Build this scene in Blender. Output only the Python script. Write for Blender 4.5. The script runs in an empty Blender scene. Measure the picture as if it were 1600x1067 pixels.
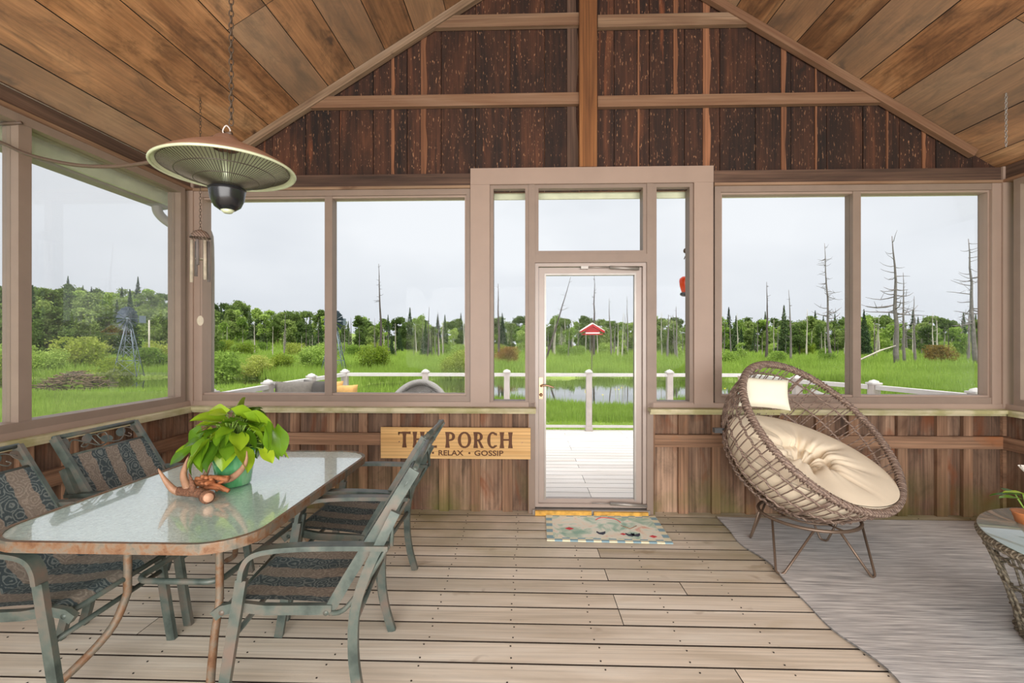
import bpy, math, random
import numpy as np
from mathutils import Vector, Matrix
R = math.radians
rnd = random.Random(7)
nr = np.random.default_rng(11)
SC = bpy.context.scene
COL = SC.collection

# ------------------------------------------------------------------ camera
YAW = 0.0305
SN, CS = math.sin(YAW), math.cos(YAW)
CH, F = 1.43, 720.0
cam = bpy.data.cameras.new('camera'); co = bpy.data.objects.new('camera', cam); COL.objects.link(co)
cam.sensor_width = 36.0; cam.lens = 36.0 * F / 1600.0; cam.clip_start = 0.05; cam.clip_end = 1000
co.location = (0, 0, CH); co.rotation_euler = (R(90), 0, YAW)
SC.camera = co

# ------------------------------------------------------------------ world, sun, exposure
SKY, SUN, EXPO = 0.98, 4.2, 0.36
SC.view_settings.view_transform = 'Standard'; SC.view_settings.look = 'None'
SC.view_settings.exposure = EXPO; SC.view_settings.gamma = 1.0
SC.view_settings.use_curve_mapping = False
w = bpy.data.worlds.new('overcast_sky'); SC.world = w; w.use_nodes = True
nt = w.node_tree; nt.nodes.clear()
def wn(t, **k):
    n = nt.nodes.new(t)
    for a, b in k.items(): setattr(n, a, b)
    return n
o = wn('ShaderNodeOutputWorld'); bg = wn('ShaderNodeBackground'); tc = wn('ShaderNodeTexCoord')
mp = wn('ShaderNodeMapping'); mp.inputs['Scale'].default_value = (1, 1, 2.4)
nz = wn('ShaderNodeTexNoise'); nz.inputs['Scale'].default_value = 1.7; nz.inputs['Detail'].default_value = 5; nz.inputs['Roughness'].default_value = 0.45
rp = wn('ShaderNodeValToRGB'); rp.color_ramp.elements[0].position = 0.3; rp.color_ramp.elements[0].color = (0.53, 0.56, 0.61, 1)
rp.color_ramp.elements[1].position = 0.68; rp.color_ramp.elements[1].color = (0.74, 0.76, 0.79, 1)
nt.links.new(tc.outputs['Generated'], mp.inputs[0]); nt.links.new(mp.outputs[0], nz.inputs['Vector'])
nt.links.new(nz.outputs['Fac'], rp.inputs[0]); nt.links.new(rp.outputs[0], bg.inputs[0]); bg.inputs[1].default_value = SKY
nt.links.new(bg.outputs[0], o.inputs[0])
sl = bpy.data.lights.new('veiled_sun', 'SUN'); sl.energy = SUN; sl.angle = R(70); sl.color = (1.0, 0.96, 0.90)
so = bpy.data.objects.new('veiled_sun', sl); COL.objects.link(so); so.rotation_euler = (R(24), 0, R(14))
al = bpy.data.lights.new('rear_fill', 'AREA'); al.shape = 'RECTANGLE'; al.size = 6.4; al.size_y = 2.4; al.energy = 335; al.color = (1.0, 0.97, 0.93)
ao_ = bpy.data.objects.new('rear_fill', al); COL.objects.link(ao_); ao_.location = (0.5, -2.5, 1.45); ao_.rotation_euler = (R(91), 0, 0)   # added fill lamp brightening the interior, in place of daylight from the house side
try:
    SC.cycles.max_bounces = 10; SC.cycles.diffuse_bounces = 6; SC.cycles.transparent_max_bounces = 16
    SC.cycles.use_denoising = True
except Exception: pass

# ------------------------------------------------------------------ object helpers
def tag(o, label=None, cat=None, group=None, kind=None):
    if label: o['label'] = label
    if cat: o['category'] = cat
    if group: o['group'] = group
    if kind: o['kind'] = kind
    return o
def thing(name, label, cat, loc=(0, 0, 0), rz=0.0, group=None, kind=None):
    o = bpy.data.objects.new(name, None); COL.objects.link(o); o.empty_display_size = 0.1
    o.location = loc; o.rotation_euler = (0, 0, rz)
    return tag(o, label, cat, group, kind)
def struct(name, label, loc=(0, 0, 0)):
    o = bpy.data.objects.new(name, None); COL.objects.link(o); o.location = loc
    return tag(o, label, None, None, 'structure')
def link(name, me, parent=None, loc=None, kind=None):
    o = bpy.data.objects.new(name, me); COL.objects.link(o)
    if parent: o.parent = parent
    if loc is not None: o.location = loc
    if kind: o['kind'] = kind
    return o
def copy_tree(o, parent=None):
    c = o.copy(); COL.objects.link(c)
    if parent is not None: c.parent = parent
    for ch in [x for x in COL.objects if x.parent == o]:
        copy_tree(ch, c)
    return c

class MB:
    def __init__(s): s.v = []; s.f = []; s.sm = []
    def add(s, v, f, smooth=False):
        n = len(s.v); s.v += [tuple(p) for p in v]; s.f += [tuple(i + n for i in q) for q in f]; s.sm += [smooth] * len(f); return s
    def box(s, x0, x1, y0, y1, z0, z1):
        v = [(x, y, z) for x in (x0, x1) for y in (y0, y1) for z in (z0, z1)]
        return s.add(v, [(0, 1, 3, 2), (4, 6, 7, 5), (0, 4, 5, 1), (2, 3, 7, 6), (0, 2, 6, 4), (1, 5, 7, 3)])
    def prism(s, poly, z0, z1, axes=None):
        n = len(poly); A = axes or (lambda a, b, c: (a, b, c))
        v = [A(a, b, z0) for a, b in poly] + [A(a, b, z1) for a, b in poly]
        f = [tuple(range(n - 1, -1, -1)), tuple(range(n, 2 * n))] + [(i, (i + 1) % n, (i + 1) % n + n, i + n) for i in range(n)]
        return s.add(v, f)
    def tube(s, pts, r, n=8, closed=False, flat=None, up=None, cap=True):
        P = [Vector(p) for p in pts]; m = len(P)
        rr = r if hasattr(r, '__len__') else [r] * m
        T = []
        for i in range(m):
            if closed: t = P[(i + 1) % m] - P[i - 1]
            else: t = P[min(i + 1, m - 1)] - P[max(i - 1, 0)]
            T.append(t.normalized() if t.length > 1e-9 else Vector((0, 0, 1)))
        u = Vector(up) if up else (Vector((0, 0, 1)) if abs(T[0].z) < 0.9 else Vector((1, 0, 0)))
        a = (u - T[0] * u.dot(T[0])).normalized()
        V = []
        if flat: n = 4
        for i in range(m):
            if up: a = (u - T[i] * u.dot(T[i]))
            else: a = a - T[i] * a.dot(T[i])
            a = a.normalized() if a.length > 1e-6 else Vector((0, 0, 1)); b = T[i].cross(a)
            if flat:
                h, ww = flat; k = rr[i]
                for su, sv in ((1, 1), (-1, 1), (-1, -1), (1, -1)): V.append(P[i] + a * (su * h / 2 * k) + b * (sv * ww / 2 * k))
            else:
                for j in range(n):
                    th = 2 * math.pi * j / n; V.append(P[i] + (a * math.cos(th) + b * math.sin(th)) * rr[i])
        fs = []
        for i in range(m if closed else m - 1):
            k = (i + 1) % m
            for j in range(n):
                l = (j + 1) % n; fs.append((i * n + j, i * n + l, k * n + l, k * n + j))
        if not closed and cap:
            fs.append(tuple(range(n - 1, -1, -1))); fs.append(tuple((m - 1) * n + j for j in range(n)))
        return s.add(V, fs, not flat)
    def lathe(s, prof, n=32, c=(0, 0, 0), smooth=True, cap=False):
        V = []; m = len(prof)
        for r_, z in prof:
            for j in range(n):
                t = 2 * math.pi * j / n; V.append((c[0] + r_ * math.cos(t), c[1] + r_ * math.sin(t), c[2] + z))
        fs = [(i * n + j, i * n + (j + 1) % n, (i + 1) * n + (j + 1) % n, (i + 1) * n + j) for i in range(m - 1) for j in range(n)]
        if cap: fs += [tuple(range(n - 1, -1, -1)), tuple((m - 1) * n + j for j in range(n))]
        return s.add(V, fs, smooth)
    def grid(s, fn, nu, nv, cu=False, cv=False, smooth=True):
        V = [fn(i / (nu if cu else nu - 1), j / (nv if cv else nv - 1)) for i in range(nu) for j in range(nv)]
        fs = []
        for i in range(nu if cu else nu - 1):
            for j in range(nv if cv else nv - 1):
                a, b = (i + 1) % nu, (j + 1) % nv; fs.append((i * nv + j, a * nv + j, a * nv + b, i * nv + b))
        return s.add(V, fs, smooth)
    def ball(s, c, r, nu=14, nv=9, sc=(1, 1, 1)):
        return s.grid(lambda u, v: (c[0] + sc[0] * r * math.cos(2 * math.pi * u) * math.sin(math.pi * v), c[1] + sc[1] * r * math.sin(2 * math.pi * u) * math.sin(math.pi * v), c[2] + sc[2] * r * math.cos(math.pi * v)), nu, nv, cu=True)
    def mesh(s, name, mat):
        me = bpy.data.meshes.new(name); me.from_pydata([tuple(p) for p in s.v], [], s.f)
        me.polygons.foreach_set('use_smooth', s.sm); 
        if mat: me.materials.append(mat)
        me.update(); return me
    def build(s, name, mat, parent=None, loc=None, kind=None):
        return link(name, s.mesh(name, mat), parent, loc, kind)

def smooth_path(pts, sub=6, closed=False):
    P = [Vector(p) for p in pts]; out = []; m = len(P)
    for i in range(m if closed else m - 1):
        if closed: p0, p1, p2, p3 = P[i - 1], P[i], P[(i + 1) % m], P[(i + 2) % m]
        else: p0, p1, p2, p3 = P[max(i - 1, 0)], P[i], P[i + 1], P[min(i + 2, m - 1)]
        for k in range(sub):
            t = k / sub
            out.append(0.5 * ((2 * p1) + (p2 - p0) * t + (2 * p0 - 5 * p1 + 4 * p2 - p3) * t * t + (3 * p1 - p0 - 3 * p2 + p3) * t ** 3))
    if not closed: out.append(P[-1])
    return out

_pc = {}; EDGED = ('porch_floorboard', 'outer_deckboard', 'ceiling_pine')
def plank(parent, name, c, xa, ya, L, W, T, mat, poly=None):
    """board centred on c; length along xa, width along ya"""
    xa = Vector(xa).normalized(); ya = Vector(ya).normalized(); za = xa.cross(ya)
    if poly: me = MB().prism(poly, -T / 2, T / 2).mesh(name, mat)
    else:
        key = (round(L, 3), round(W, 3), round(T, 3), mat.name)
        if key not in _pc:
            _pc[key] = MB().box(-L / 2, L / 2, -W / 2, W / 2, -T / 2, T / 2).mesh(name, mat)
            if mat.name in EDGED:      # dark sides paint in the shade of the gaps, along with edge dirt
                _pc[key].materials.append(M['grime_shade'])
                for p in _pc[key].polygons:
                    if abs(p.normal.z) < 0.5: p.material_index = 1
        me = _pc[key]
    o = link(name, me, parent)
    mx_ = Matrix((xa, ya, za)).transposed().to_4x4(); mx_.translation = Vector(c)
    o.matrix_local = mx_
    return o

# pixel rays of the photograph (1600 x 1067) -> coordinates on known planes
def Xb(px, Y): u = (px - 800) / F; return Y * (-SN + u * CS) / (CS + SN * u)
def Ys(px, X): u = (px - 800) / F; return X * (CS + SN * u) / (-SN + u * CS)
def Zp(py, X, Y): return CH + (533.5 - py) / F * (-SN * X + CS * Y)
def P3(px, py, Y): X = Xb(px, Y); return Vector((X, Y, Zp(py, X, Y)))
def cw(xc, z): return (xc * CS - z * SN, xc * SN + z * CS)
def on_floor(px, py, Z=0.0):
    z = (CH - Z) * F / (py - 533.5); return cw((px - 800) / F * z, z)

# ------------------------------------------------------------------ materials
class NT:
    def __init__(s, name):
        s.m = bpy.data.materials.new(name); s.m.use_nodes = True; s.t = s.m.node_tree; s.t.nodes.clear()
        s.out = s.t.nodes.new('ShaderNodeOutputMaterial')
    def n(s, typ, props=None, **ins):
        nd = s.t.nodes.new('ShaderNode' + typ)
        for k, v in (props or {}).items(): setattr(nd, k, v)
        for k, v in ins.items():
            key = k.replace('_', ' ')
            if k.startswith('i') and k[1:].isdigit(): key = int(k[1:])
            s.set(nd.inputs[key], v)
        return nd
    def set(s, sock, v):
        if isinstance(v, bpy.types.NodeSocket): s.t.links.new(v, sock)
        elif isinstance(v, bpy.types.Node): s.t.links.new(v.outputs[0], sock)
        else:
            if isinstance(v, (tuple, list)) and len(v) == 3 and sock.type == 'RGBA': v = (*v, 1)
            sock.default_value = v
    def ramp(s, fac, stops, interp='LINEAR'):
        nd = s.t.nodes.new('ShaderNodeValToRGB'); cr = nd.color_ramp; cr.interpolation = interp
        while len(cr.elements) < len(stops): cr.elements.new(0.5)
        for e, (p, c) in zip(cr.elements, stops):
            e.position = p; e.color = (*c, 1) if hasattr(c, '__len__') else (c, c, c, 1)
        s.set(nd.inputs[0], fac); return nd.outputs[0]
    def mix(s, f, a, b, mode='MIX'):
        nd = s.t.nodes.new('ShaderNodeMix'); nd.data_type = 'RGBA'; nd.blend_type = mode
        s.set(nd.inputs[0], f); s.set(nd.inputs[6], a); s.set(nd.inputs[7], b); return nd.outputs[2]
    def math(s, op, a, b=0.0, clamp=False):
        nd = s.t.nodes.new('ShaderNodeMath'); nd.operation = op; nd.use_clamp = clamp
        s.set(nd.inputs[0], a); s.set(nd.inputs[1], b); return nd.outputs[0]
    def coords(s, scale=(1, 1, 1), rand=True, src='Object'):
        tc = s.n('TexCoord')
        v = tc.outputs[src]
        if rand:
            oi = s.n('ObjectInfo'); r3 = s.math('MULTIPLY', oi.outputs['Random'], 61.0)
            v = s.n('VectorMath', {'operation': 'ADD'}, i0=v, i1=r3).outputs[0]
        return s.n('VectorMath', {'operation': 'MULTIPLY'}, i0=v, i1=scale).outputs[0]
    def noise(s, vec, scale=1.0, detail=4.0, dist=0.0, rough=0.55):
        return s.n('TexNoise', Vector=vec, Scale=scale, Detail=detail, Distortion=dist, Roughness=rough).outputs[0]
    def rand(s): return s.n('ObjectInfo').outputs['Random']
    def bsdf(s, color, rough=0.6, metal=0.0, bump=None, bs=0.3, bd=0.01, **k):
        nd = s.n('BsdfPrincipled'); s.set(nd.inputs['Base Color'], color); s.set(nd.inputs['Roughness'], rough); s.set(nd.inputs['Metallic'], metal)
        for kk, v in k.items(): s.set(nd.inputs[kk.replace('_', ' ')], v)
        if bump is not None:
            b = s.n('Bump', Strength=bs, Distance=bd, Height=bump); s.t.links.new(b.outputs[0], nd.inputs['Normal'])
        s.t.links.new(nd.outputs[0], s.out.inputs[0]); return s.m

def lin(r, g, b):
    f = lambda c: (c / 255 / 12.92) if c / 255 <= 0.04045 else ((c / 255 + 0.055) / 1.055) ** 2.4
    return (f(r), f(g), f(b))

def wood(name, cols, lo=0.7, hi=1.15, fibre=0.35, knots=0.5, knotcol=(0.05, 0.02, 0.01), rough=0.8, stains=(), bump=0.25, tint=None, pos_stain=None, specks=None, cathedral=0.25, gr=6, mott=0.0):
    t = NT(name)
    v = t.coords((0.55, gr, gr)); v2 = t.coords((1.6, 70, 70)); v0 = t.coords((1, 1, 1))
    n1 = t.noise(v, 1.0, 6, 1.3)
    k = len(cols); c = t.ramp(n1, [(0.28 + 0.44 * i / (k - 1), cols[i]) for i in range(k)])
    w = t.n('TexWave', {'wave_type': 'BANDS', 'bands_direction': 'Y'}, Vector=t.coords((0.35, 7, 7)), Scale=1.6, Distortion=9.0, Detail=2.0, Detail_Scale=0.8).outputs[1]
    c = t.mix(cathedral, c, t.ramp(w, [(0, 0.25), (0.5, 1.0)]), 'MULTIPLY')
    if mott: c = t.mix(mott, c, t.ramp(t.noise(t.coords((2.2, 5, 5)), 1.6, 8, 0.8, 0.7), [(0.34, 0.25), (0.5, 0.8), (0.62, 1.0)]), 'MULTIPLY')
    n2 = t.noise(v2, 1.0, 3, 0)
    c = t.mix(1.0, c, t.ramp(n2, [(0.3, 1 - fibre), (0.7, 1 + fibre * 0.4)]), 'MULTIPLY')
    for col, th, sc in stains:
        ns = t.noise(t.coords(sc), 1.0, 5, 0.6)
        c = t.mix(t.ramp(ns, [(th, 0.0), (th + 0.12, 0.85)]), c, col)
    if knots > 0:
        vo = t.n('TexVoronoi', Vector=t.n('VectorMath', {'operation': 'ADD'}, i0=t.coords((1.7, 3.2, 3.2)), i1=t.noise(t.coords((5, 5, 5)), 1.0, 2)).outputs[0], Scale=1.0, Randomness=1.0).outputs[0]
        c = t.mix(t.ramp(vo, [(0.05, knots), (0.13, 0.0)]), c, knotcol)
    if specks:
        sp = t.noise(t.coords((25, 90, 90)), 1.0, 1, 0)
        c = t.mix(t.ramp(sp, [(0.66, 0.0), (0.72, 0.6)]), c, specks)
    r = t.rand(); rr = t.n('MapRange', i0=r, i3=lo, i4=hi).outputs[0]
    hs = t.n('HueSaturation', Value=rr, Color=c)
    c = hs.outputs[0]
    if tint:
        r2 = t.math('FRACT', t.math('MULTIPLY', r, 7.31))
        c = t.mix(t.math('MULTIPLY', r2, tint[1]), c, tint[0])
    if pos_stain:
        c = pos_stain(t, c)
    return t.bsdf(c, rough, bump=n2, bs=bump, bd=0.003)

M = {}
_g = NT('board_edge_grime_shade'); M['grime_shade'] = _g.bsdf(lin(52, 42, 34), 0.95)  # gap shade and dirt together in one dark colour for board sides
M['ceil'] = wood('ceiling_pine', [lin(112, 74, 44), lin(156, 106, 66), lin(190, 136, 90), lin(212, 164, 118)], 0.68, 1.2, 0.3, 0.95, rough=0.75, gr=3.0, mott=0.8, cathedral=0.15,
                 tint=(lin(150, 130, 110), 0.55), stains=[(lin(70, 42, 24), 0.62, (1.2, 3, 3))])
M['gable'] = wood('gable_board', [lin(32, 18, 12), lin(54, 31, 20), lin(78, 45, 28), lin(104, 62, 38)], 0.7, 1.25, 0.5, 0.7, (0.01, 0.006, 0.004),
                  stains=[(lin(16, 9, 7), 0.60, (0.8, 5, 5)), (lin(150, 84, 48), 0.66, (0.6, 8, 8))], specks=lin(165, 120, 88), cathedral=0.05, gr=4.5, mott=0.6)
M['tan'] = wood('tan_strip', [lin(116, 72, 46), lin(140, 92, 62), lin(162, 110, 78)], 0.7, 1.0, 0.3, 0.1)
M['nailer'] = wood('grey_nailer', [lin(112, 86, 66), lin(140, 116, 92), lin(164, 142, 120)], 0.85, 1.1, 0.3, 0.5, tint=(lin(125, 80, 52), 0.55))
M['beam'] = wood('dark_beam', [lin(66, 46, 36), lin(92, 68, 54), lin(112, 86, 70)], 0.85, 1.1, 0.4, 0.3)
M['post'] = wood('post_wood', [lin(104, 64, 32), lin(134, 86, 46), lin(156, 106, 62)], 0.95, 1.05, 0.3, 0.4)
def moss_low(t, c):
    g = t.n('NewGeometry').outputs['Position']; s = t.n('SeparateXYZ', i0=g)
    z = t.n('MapRange', i0=s.outputs[2], i1=0.42, i2=0.0).outputs[0]
    m = t.math('MULTIPLY', z, t.ramp(t.noise(g, 2.1, 4), [(0.42, 0.0), (0.66, 1.0)]))
    c = t.mix(t.math('MULTIPLY', m, 0.85), c, lin(98, 98, 44))
    return c
M['siding'] = wood('weathered_siding', [lin(96, 72, 56), lin(130, 100, 80), lin(160, 128, 104), lin(178, 146, 122)], 0.72, 1.12, 0.35, 0.4,
                   stains=[(lin(122, 68, 36), 0.56, (1.6, 4, 4)), (lin(46, 30, 22), 0.60, (1.2, 5, 5))], pos_stain=moss_low, gr=4.0, mott=0.5)
M['batten'] = wood('weathered_batten', [lin(118, 88, 66), lin(150, 114, 88), lin(174, 138, 110)], 0.8, 1.12, 0.3, 0.3,
                   stains=[(lin(70, 40, 26), 0.58, (1.1, 2, 2)), (lin(168, 104, 60), 0.6, (1.3, 2.5, 2.5))], pos_stain=moss_low)
def moss_floor(t, c):
    g = t.n('NewGeometry').outputs['Position']; s = t.n('SeparateXYZ', i0=g)
    z = t.n('MapRange', i0=s.outputs[1], i1=2.5, i2=3.9).outputs[0]
    m = t.math('MULTIPLY', z, t.ramp(t.noise(g, 1.5, 5), [(0.36, 0.0), (0.62, 1.0)]))
    return t.mix(t.math('MULTIPLY', m, 0.75), c, lin(122, 118, 66))
M['floor'] = wood('porch_floorboard', [lin(198, 184, 164), lin(220, 207, 189), lin(232, 221, 205), lin(242, 234, 220)], 0.86, 1.06, 0.14, 0.35, lin(120, 92, 66),
                  rough=0.7, pos_stain=moss_floor, stains=[(lin(196, 178, 146), 0.6, (0.8, 3, 3))], cathedral=0.12)
M['deck'] = wood('outer_deckboard', [lin(222, 212, 202), lin(238, 230, 224), lin(246, 240, 236)], 0.86, 1.06, 0.12, 0.2, lin(150, 130, 110), rough=0.8, cathedral=0.08)
M['sign'] = wood('sign_pine', [lin(196, 152, 92), lin(214, 172, 112), lin(224, 186, 128)], 1, 1.02, 0.1, 0.3, lin(140, 90, 50), rough=0.6)
def moss_sill(t, c):
    n = t.noise(t.n('NewGeometry').outputs['Position'], 5.0, 5)
    return t.mix(t.ramp(n, [(0.42, 0.0), (0.62, 0.7)]), c, lin(138, 134, 78))
M['sill'] = wood('sill_wood', [lin(176, 164, 130), lin(200, 190, 156), lin(214, 204, 172)], 0.95, 1.05, 0.2, 0.2, rough=0.7, pos_stain=moss_sill)

def simple(name, col, rough=0.6, metal=0.0, var=0.12, scale=8.0, bump=None, bs=0.2, **k):
    t = NT(name); n = t.noise(t.coords((1, 1, 1), False), scale, 4)
    c = t.mix(1.0, col, t.ramp(n, [(0.3, 1 - var), (0.7, 1 + var)]), 'MULTIPLY')
    b = t.noise(t.coords((1, 1, 1), False), bump, 3) if bump else None
    return t.bsdf(c, rough, metal, bump=b, bs=bs, **k)
M['taupe'] = simple('taupe_cladding', lin(154, 133, 119), 0.5, var=0.06, scale=3)
M['taupe_d'] = simple('taupe_frame', lin(134, 116, 103), 0.5, var=0.06)
M['white'] = simple('white_metal', lin(196, 188, 182), 0.35, var=0.04)
M['doorm'] = simple('greige_door_metal', lin(164, 149, 140), 0.3, var=0.04)
M['black'] = simple('black_plastic', (0.012, 0.012, 0.014), 0.25)
M['dark'] = simple('dark_void', (0.02, 0.014, 0.01), 0.9)
M['bronze'] = simple('bronze', lin(160, 130, 104), 0.25, 0.9)
M['brass'] = simple('brass_strip', lin(206, 158, 70), 0.5, 0.2, var=0.3, scale=20)
M['alu'] = simple('aluminium', lin(160, 154, 148), 0.4, 0.5)
M['chain'] = simple('chain_metal', lin(96, 82, 70), 0.5, 0.7)
M['copper'] = simple('copper_dome', lin(168, 132, 112), 0.42, 0.35, var=0.1)
M['reflector'] = simple('pale_reflector', lin(204, 210, 178), 0.3, 0.2, var=0.05)
M['wire'] = simple('grille_wire', lin(92, 84, 74), 0.35, 0.6)
M['cable'] = simple('brown_cable', lin(92, 74, 62), 0.6)
M['white_post'] = simple('painted_rail', lin(206, 202, 200), 0.6, var=0.05)
M['post_worn'] = simple('weathered_post', lin(190, 180, 176), 0.7, var=0.1, scale=14)  # weathered posts, a little duller than the rails
M['soffit'] = simple('cream_fascia', lin(206, 208, 178), 0.6)
M['gutter'] = simple('taupe_gutter', lin(150, 140, 128), 0.5)
M['roof'] = simple('roof_shingle', lin(92, 84, 78), 0.9, var=0.3)

t = NT('window_glass'); g = t.n('BsdfGlossy', Roughness=0.01); tr = t.n('BsdfTransparent', Color=(0.985, 0.99, 0.99))
fr = t.n('Fresnel', IOR=1.45); mx = t.n('MixShader', i0=t.math('MULTIPLY', fr.outputs[0], 0.08), i1=tr.outputs[0], i2=g.outputs[0]); t.t.links.new(mx.outputs[0], t.out.inputs[0]); M['glass'] = t.m
t = NT('insect_screen'); d = t.n('BsdfDiffuse', Color=(0.55, 0.58, 0.6)); tr = t.n('BsdfTransparent')
mx = t.n('MixShader', i0=0.05, i1=tr.outputs[0], i2=d.outputs[0]); t.t.links.new(mx.outputs[0], t.out.inputs[0]); M['screen'] = t.m

def frame_paint():
    t = NT('weathered_green_frame'); n = t.noise(t.coords((1, 1, 1)), 9, 6)
    c = t.ramp(n, [(0.35, lin(60, 70, 66)), (0.48, lin(82, 92, 86)), (0.58, lin(100, 98, 90)), (0.7, lin(112, 98, 88))])
    return t.bsdf(c, 0.42, 0.15)
M['frame'] = frame_paint()
def rust():
    t = NT('rusted_frame'); n = t.noise(t.coords((1, 1, 1)), 14, 8, 0.4, 0.7)
    c = t.ramp(n, [(0.36, lin(98, 98, 88)), (0.47, lin(124, 110, 94)), (0.56, lin(126, 94, 68)), (0.66, lin(104, 70, 46)), (0.74, lin(134, 120, 102))])
    return t.bsdf(c, 0.6, 0.2, bump=n, bs=0.3, bd=0.002)
M['rust'] = rust()
def sling():
    t = NT('striped_scroll_sling'); v = t.coords((1, 1, 1), False); s = t.n('SeparateXYZ', i0=v)
    ph = t.math('COSINE', t.math('MULTIPLY', s.outputs[1], 2 * math.pi / 0.16))
    wob = t.noise(v, 22, 2); ph = t.math('ADD', ph, t.math('MULTIPLY', t.math('SUBTRACT', wob, 0.5), 1.3))
    stripe = t.ramp(ph, [(0.0, 0.0), (0.12, 1.0)])
    # scroll-work: swirling rings
    vo = t.n('TexVoronoi', Vector=v, Scale=19.0, Randomness=0.8).outputs[0]
    dd = t.noise(v, 30, 2)
    sw = t.math('SINE', t.math('ADD', t.math('MULTIPLY', vo, 26.0), t.math('MULTIPLY', dd, 12.0)))
    sw = t.ramp(sw, [(0.25, 0.0), (0.6, 1.0)])
    dark = t.mix(sw, lin(58, 70, 74), lin(106, 114, 112)); tan = t.mix(sw, lin(122, 112, 102), lin(140, 130, 118))
    c = t.mix(stripe, dark, tan)
    f = t.noise(v, 160, 2); c = t.mix(1.0, c, t.ramp(f, [(0.3, 0.8), (0.7, 1.1)]), 'MULTIPLY')
    return t.bsdf(c, 0.85, bump=f, bs=0.4, bd=0.002)
M['sling'] = sling()
def tglass():
    t = NT('pebbled_glass'); v = t.coords((1, 1, 1), False)
    n = t.noise(v, 60, 2, 1.2); n2 = t.noise(v, 3, 2)
    c = t.mix(1.0, lin(206, 234, 230), t.ramp(n, [(0.3, 0.78), (0.7, 1.08)]), 'MULTIPLY')
    return t.bsdf(c, 0.06, bump=n, bs=0.28, bd=0.004, IOR=2.1, Coat_Weight=1.0, Coat_Roughness=0.03, Coat_IOR=1.9)
M['tglass'] = tglass()
t = NT('pale_table_glass'); M['cglass'] = t.bsdf(lin(168, 190, 190), 0.03, IOR=1.7, Coat_Weight=0.5)
def wicker(name, a, b, sc=140):
    t = NT(name); v = t.coords((1, 1, 1), False)
    n = t.n('TexWave', {'bands_direction': 'DIAGONAL'}, Vector=v, Scale=sc / 6, Distortion=2.0, Detail=1.0).outputs[1]
    n2 = t.noise(v, 30, 3); c = t.mix(n, a, b); c = t.mix(1.0, c, t.ramp(n2, [(0.3, 0.8), (0.7, 1.15)]), 'MULTIPLY')
    return t.bsdf(c, 0.6, bump=n, bs=0.6, bd=0.003)
M['wick'] = wicker('taupe_wicker', lin(104, 84, 74), lin(150, 130, 116))
M['wick_d'] = wicker('grey_wicker', lin(92, 84, 70), lin(136, 126, 108))
M['wick_l'] = wicker('pale_wicker', lin(128, 124, 120), lin(176, 172, 168))
M['legm'] = simple('bronze_leg', lin(118, 100, 86), 0.4, 0.5)
M['cream'] = simple('cream_canvas', lin(230, 216, 192), 0.9, var=0.04, scale=6, bump=260, bs=0.08)
M['ivory'] = simple('ivory_canvas', lin(232, 228, 208), 0.9, var=0.03, bump=260, bs=0.08)
M['greycloth'] = simple('grey_cloth', lin(120, 114, 108), 0.95, var=0.15, scale=30)
M['orangecloth'] = simple('yellow_orange_cloth', lin(226, 178, 110), 0.95, var=0.22, scale=7)
M['darkcloth'] = simple('charcoal_cloth', lin(84, 80, 78), 0.95, var=0.15)
def rug():
    t = NT('flat_weave_rug'); v = t.coords((1, 1, 1), False)
    a = t.noise(t.n('VectorMath', {'operation': 'MULTIPLY'}, i0=v, i1=(5, 170, 1)).outputs[0], 1, 3)
    b = t.noise(t.n('VectorMath', {'operation': 'MULTIPLY'}, i0=v, i1=(2.0, 55, 1)).outputs[0], 1, 3)
    s = t.math('ADD', t.math('MULTIPLY', a, 0.6), t.math('MULTIPLY', b, 0.4))
    c = t.ramp(s, [(0.36, lin(136, 136, 138)), (0.5, lin(188, 187, 187)), (0.62, lin(224, 223, 221))])
    return t.bsdf(c, 0.95, bump=a, bs=0.4, bd=0.003)
M['rug'] = rug()
def doormat():
    t = NT('printed_doormat'); v = t.coords((1, 1, 1), False); s = t.n('SeparateXYZ', i0=v)
    ax = t.math('ABSOLUTE', s.outputs[0]); ay = t.math('ABSOLUTE', s.outputs[1])
    e = t.math('MAXIMUM', t.math('SUBTRACT', ax, 0.395), t.math('SUBTRACT', ay, 0.20))
    border = t.ramp(e, [(0.0, 0.0), (0.004, 1.0)])
    ck = t.n('TexChecker', Vector=v, Scale=18.0, Color1=lin(232, 226, 196), Color2=lin(140, 172, 184)).outputs[0]
    n = t.noise(v, 6, 4, 1.0)
    inn = t.ramp(n, [(0.34, lin(150, 186, 168)), (0.45, lin(196, 214, 196)), (0.52, lin(232, 232, 218)), (0.62, lin(236, 226, 206)), (0.7, lin(226, 180, 160))])
    c = t.mix(border, inn, ck); f = t.noise(v, 220, 2)
    return t.bsdf(c, 0.95, bump=f, bs=0.4, bd=0.002)
M['mat'] = doormat()
M['red'] = simple('red_print', lin(206, 70, 74), 0.8); M['hen'] = simple('charcoal_print', lin(56, 60, 78), 0.8)
M['redpaint'] = simple('red_paint', lin(190, 22, 26), 0.5); M['whitep'] = simple('white_paint', lin(232, 228, 220), 0.6)
M['orange'] = simple('orange_plastic', lin(236, 72, 14), 0.25); M['greenpot'] = None
t = NT('green_glass_pot'); n = t.noise(t.coords((6, 6, 2), False), 3, 3)
M['greenpot'] = t.bsdf(t.ramp(n, [(0.3, lin(52, 150, 84)), (0.6, lin(120, 200, 140)), (0.8, lin(190, 226, 190))]), 0.12, Transmission_Weight=0.45, IOR=1.3, Coat_Weight=0.5)
M['soil'] = simple('soil', lin(60, 44, 32), 0.95, var=0.3, scale=50)
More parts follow.
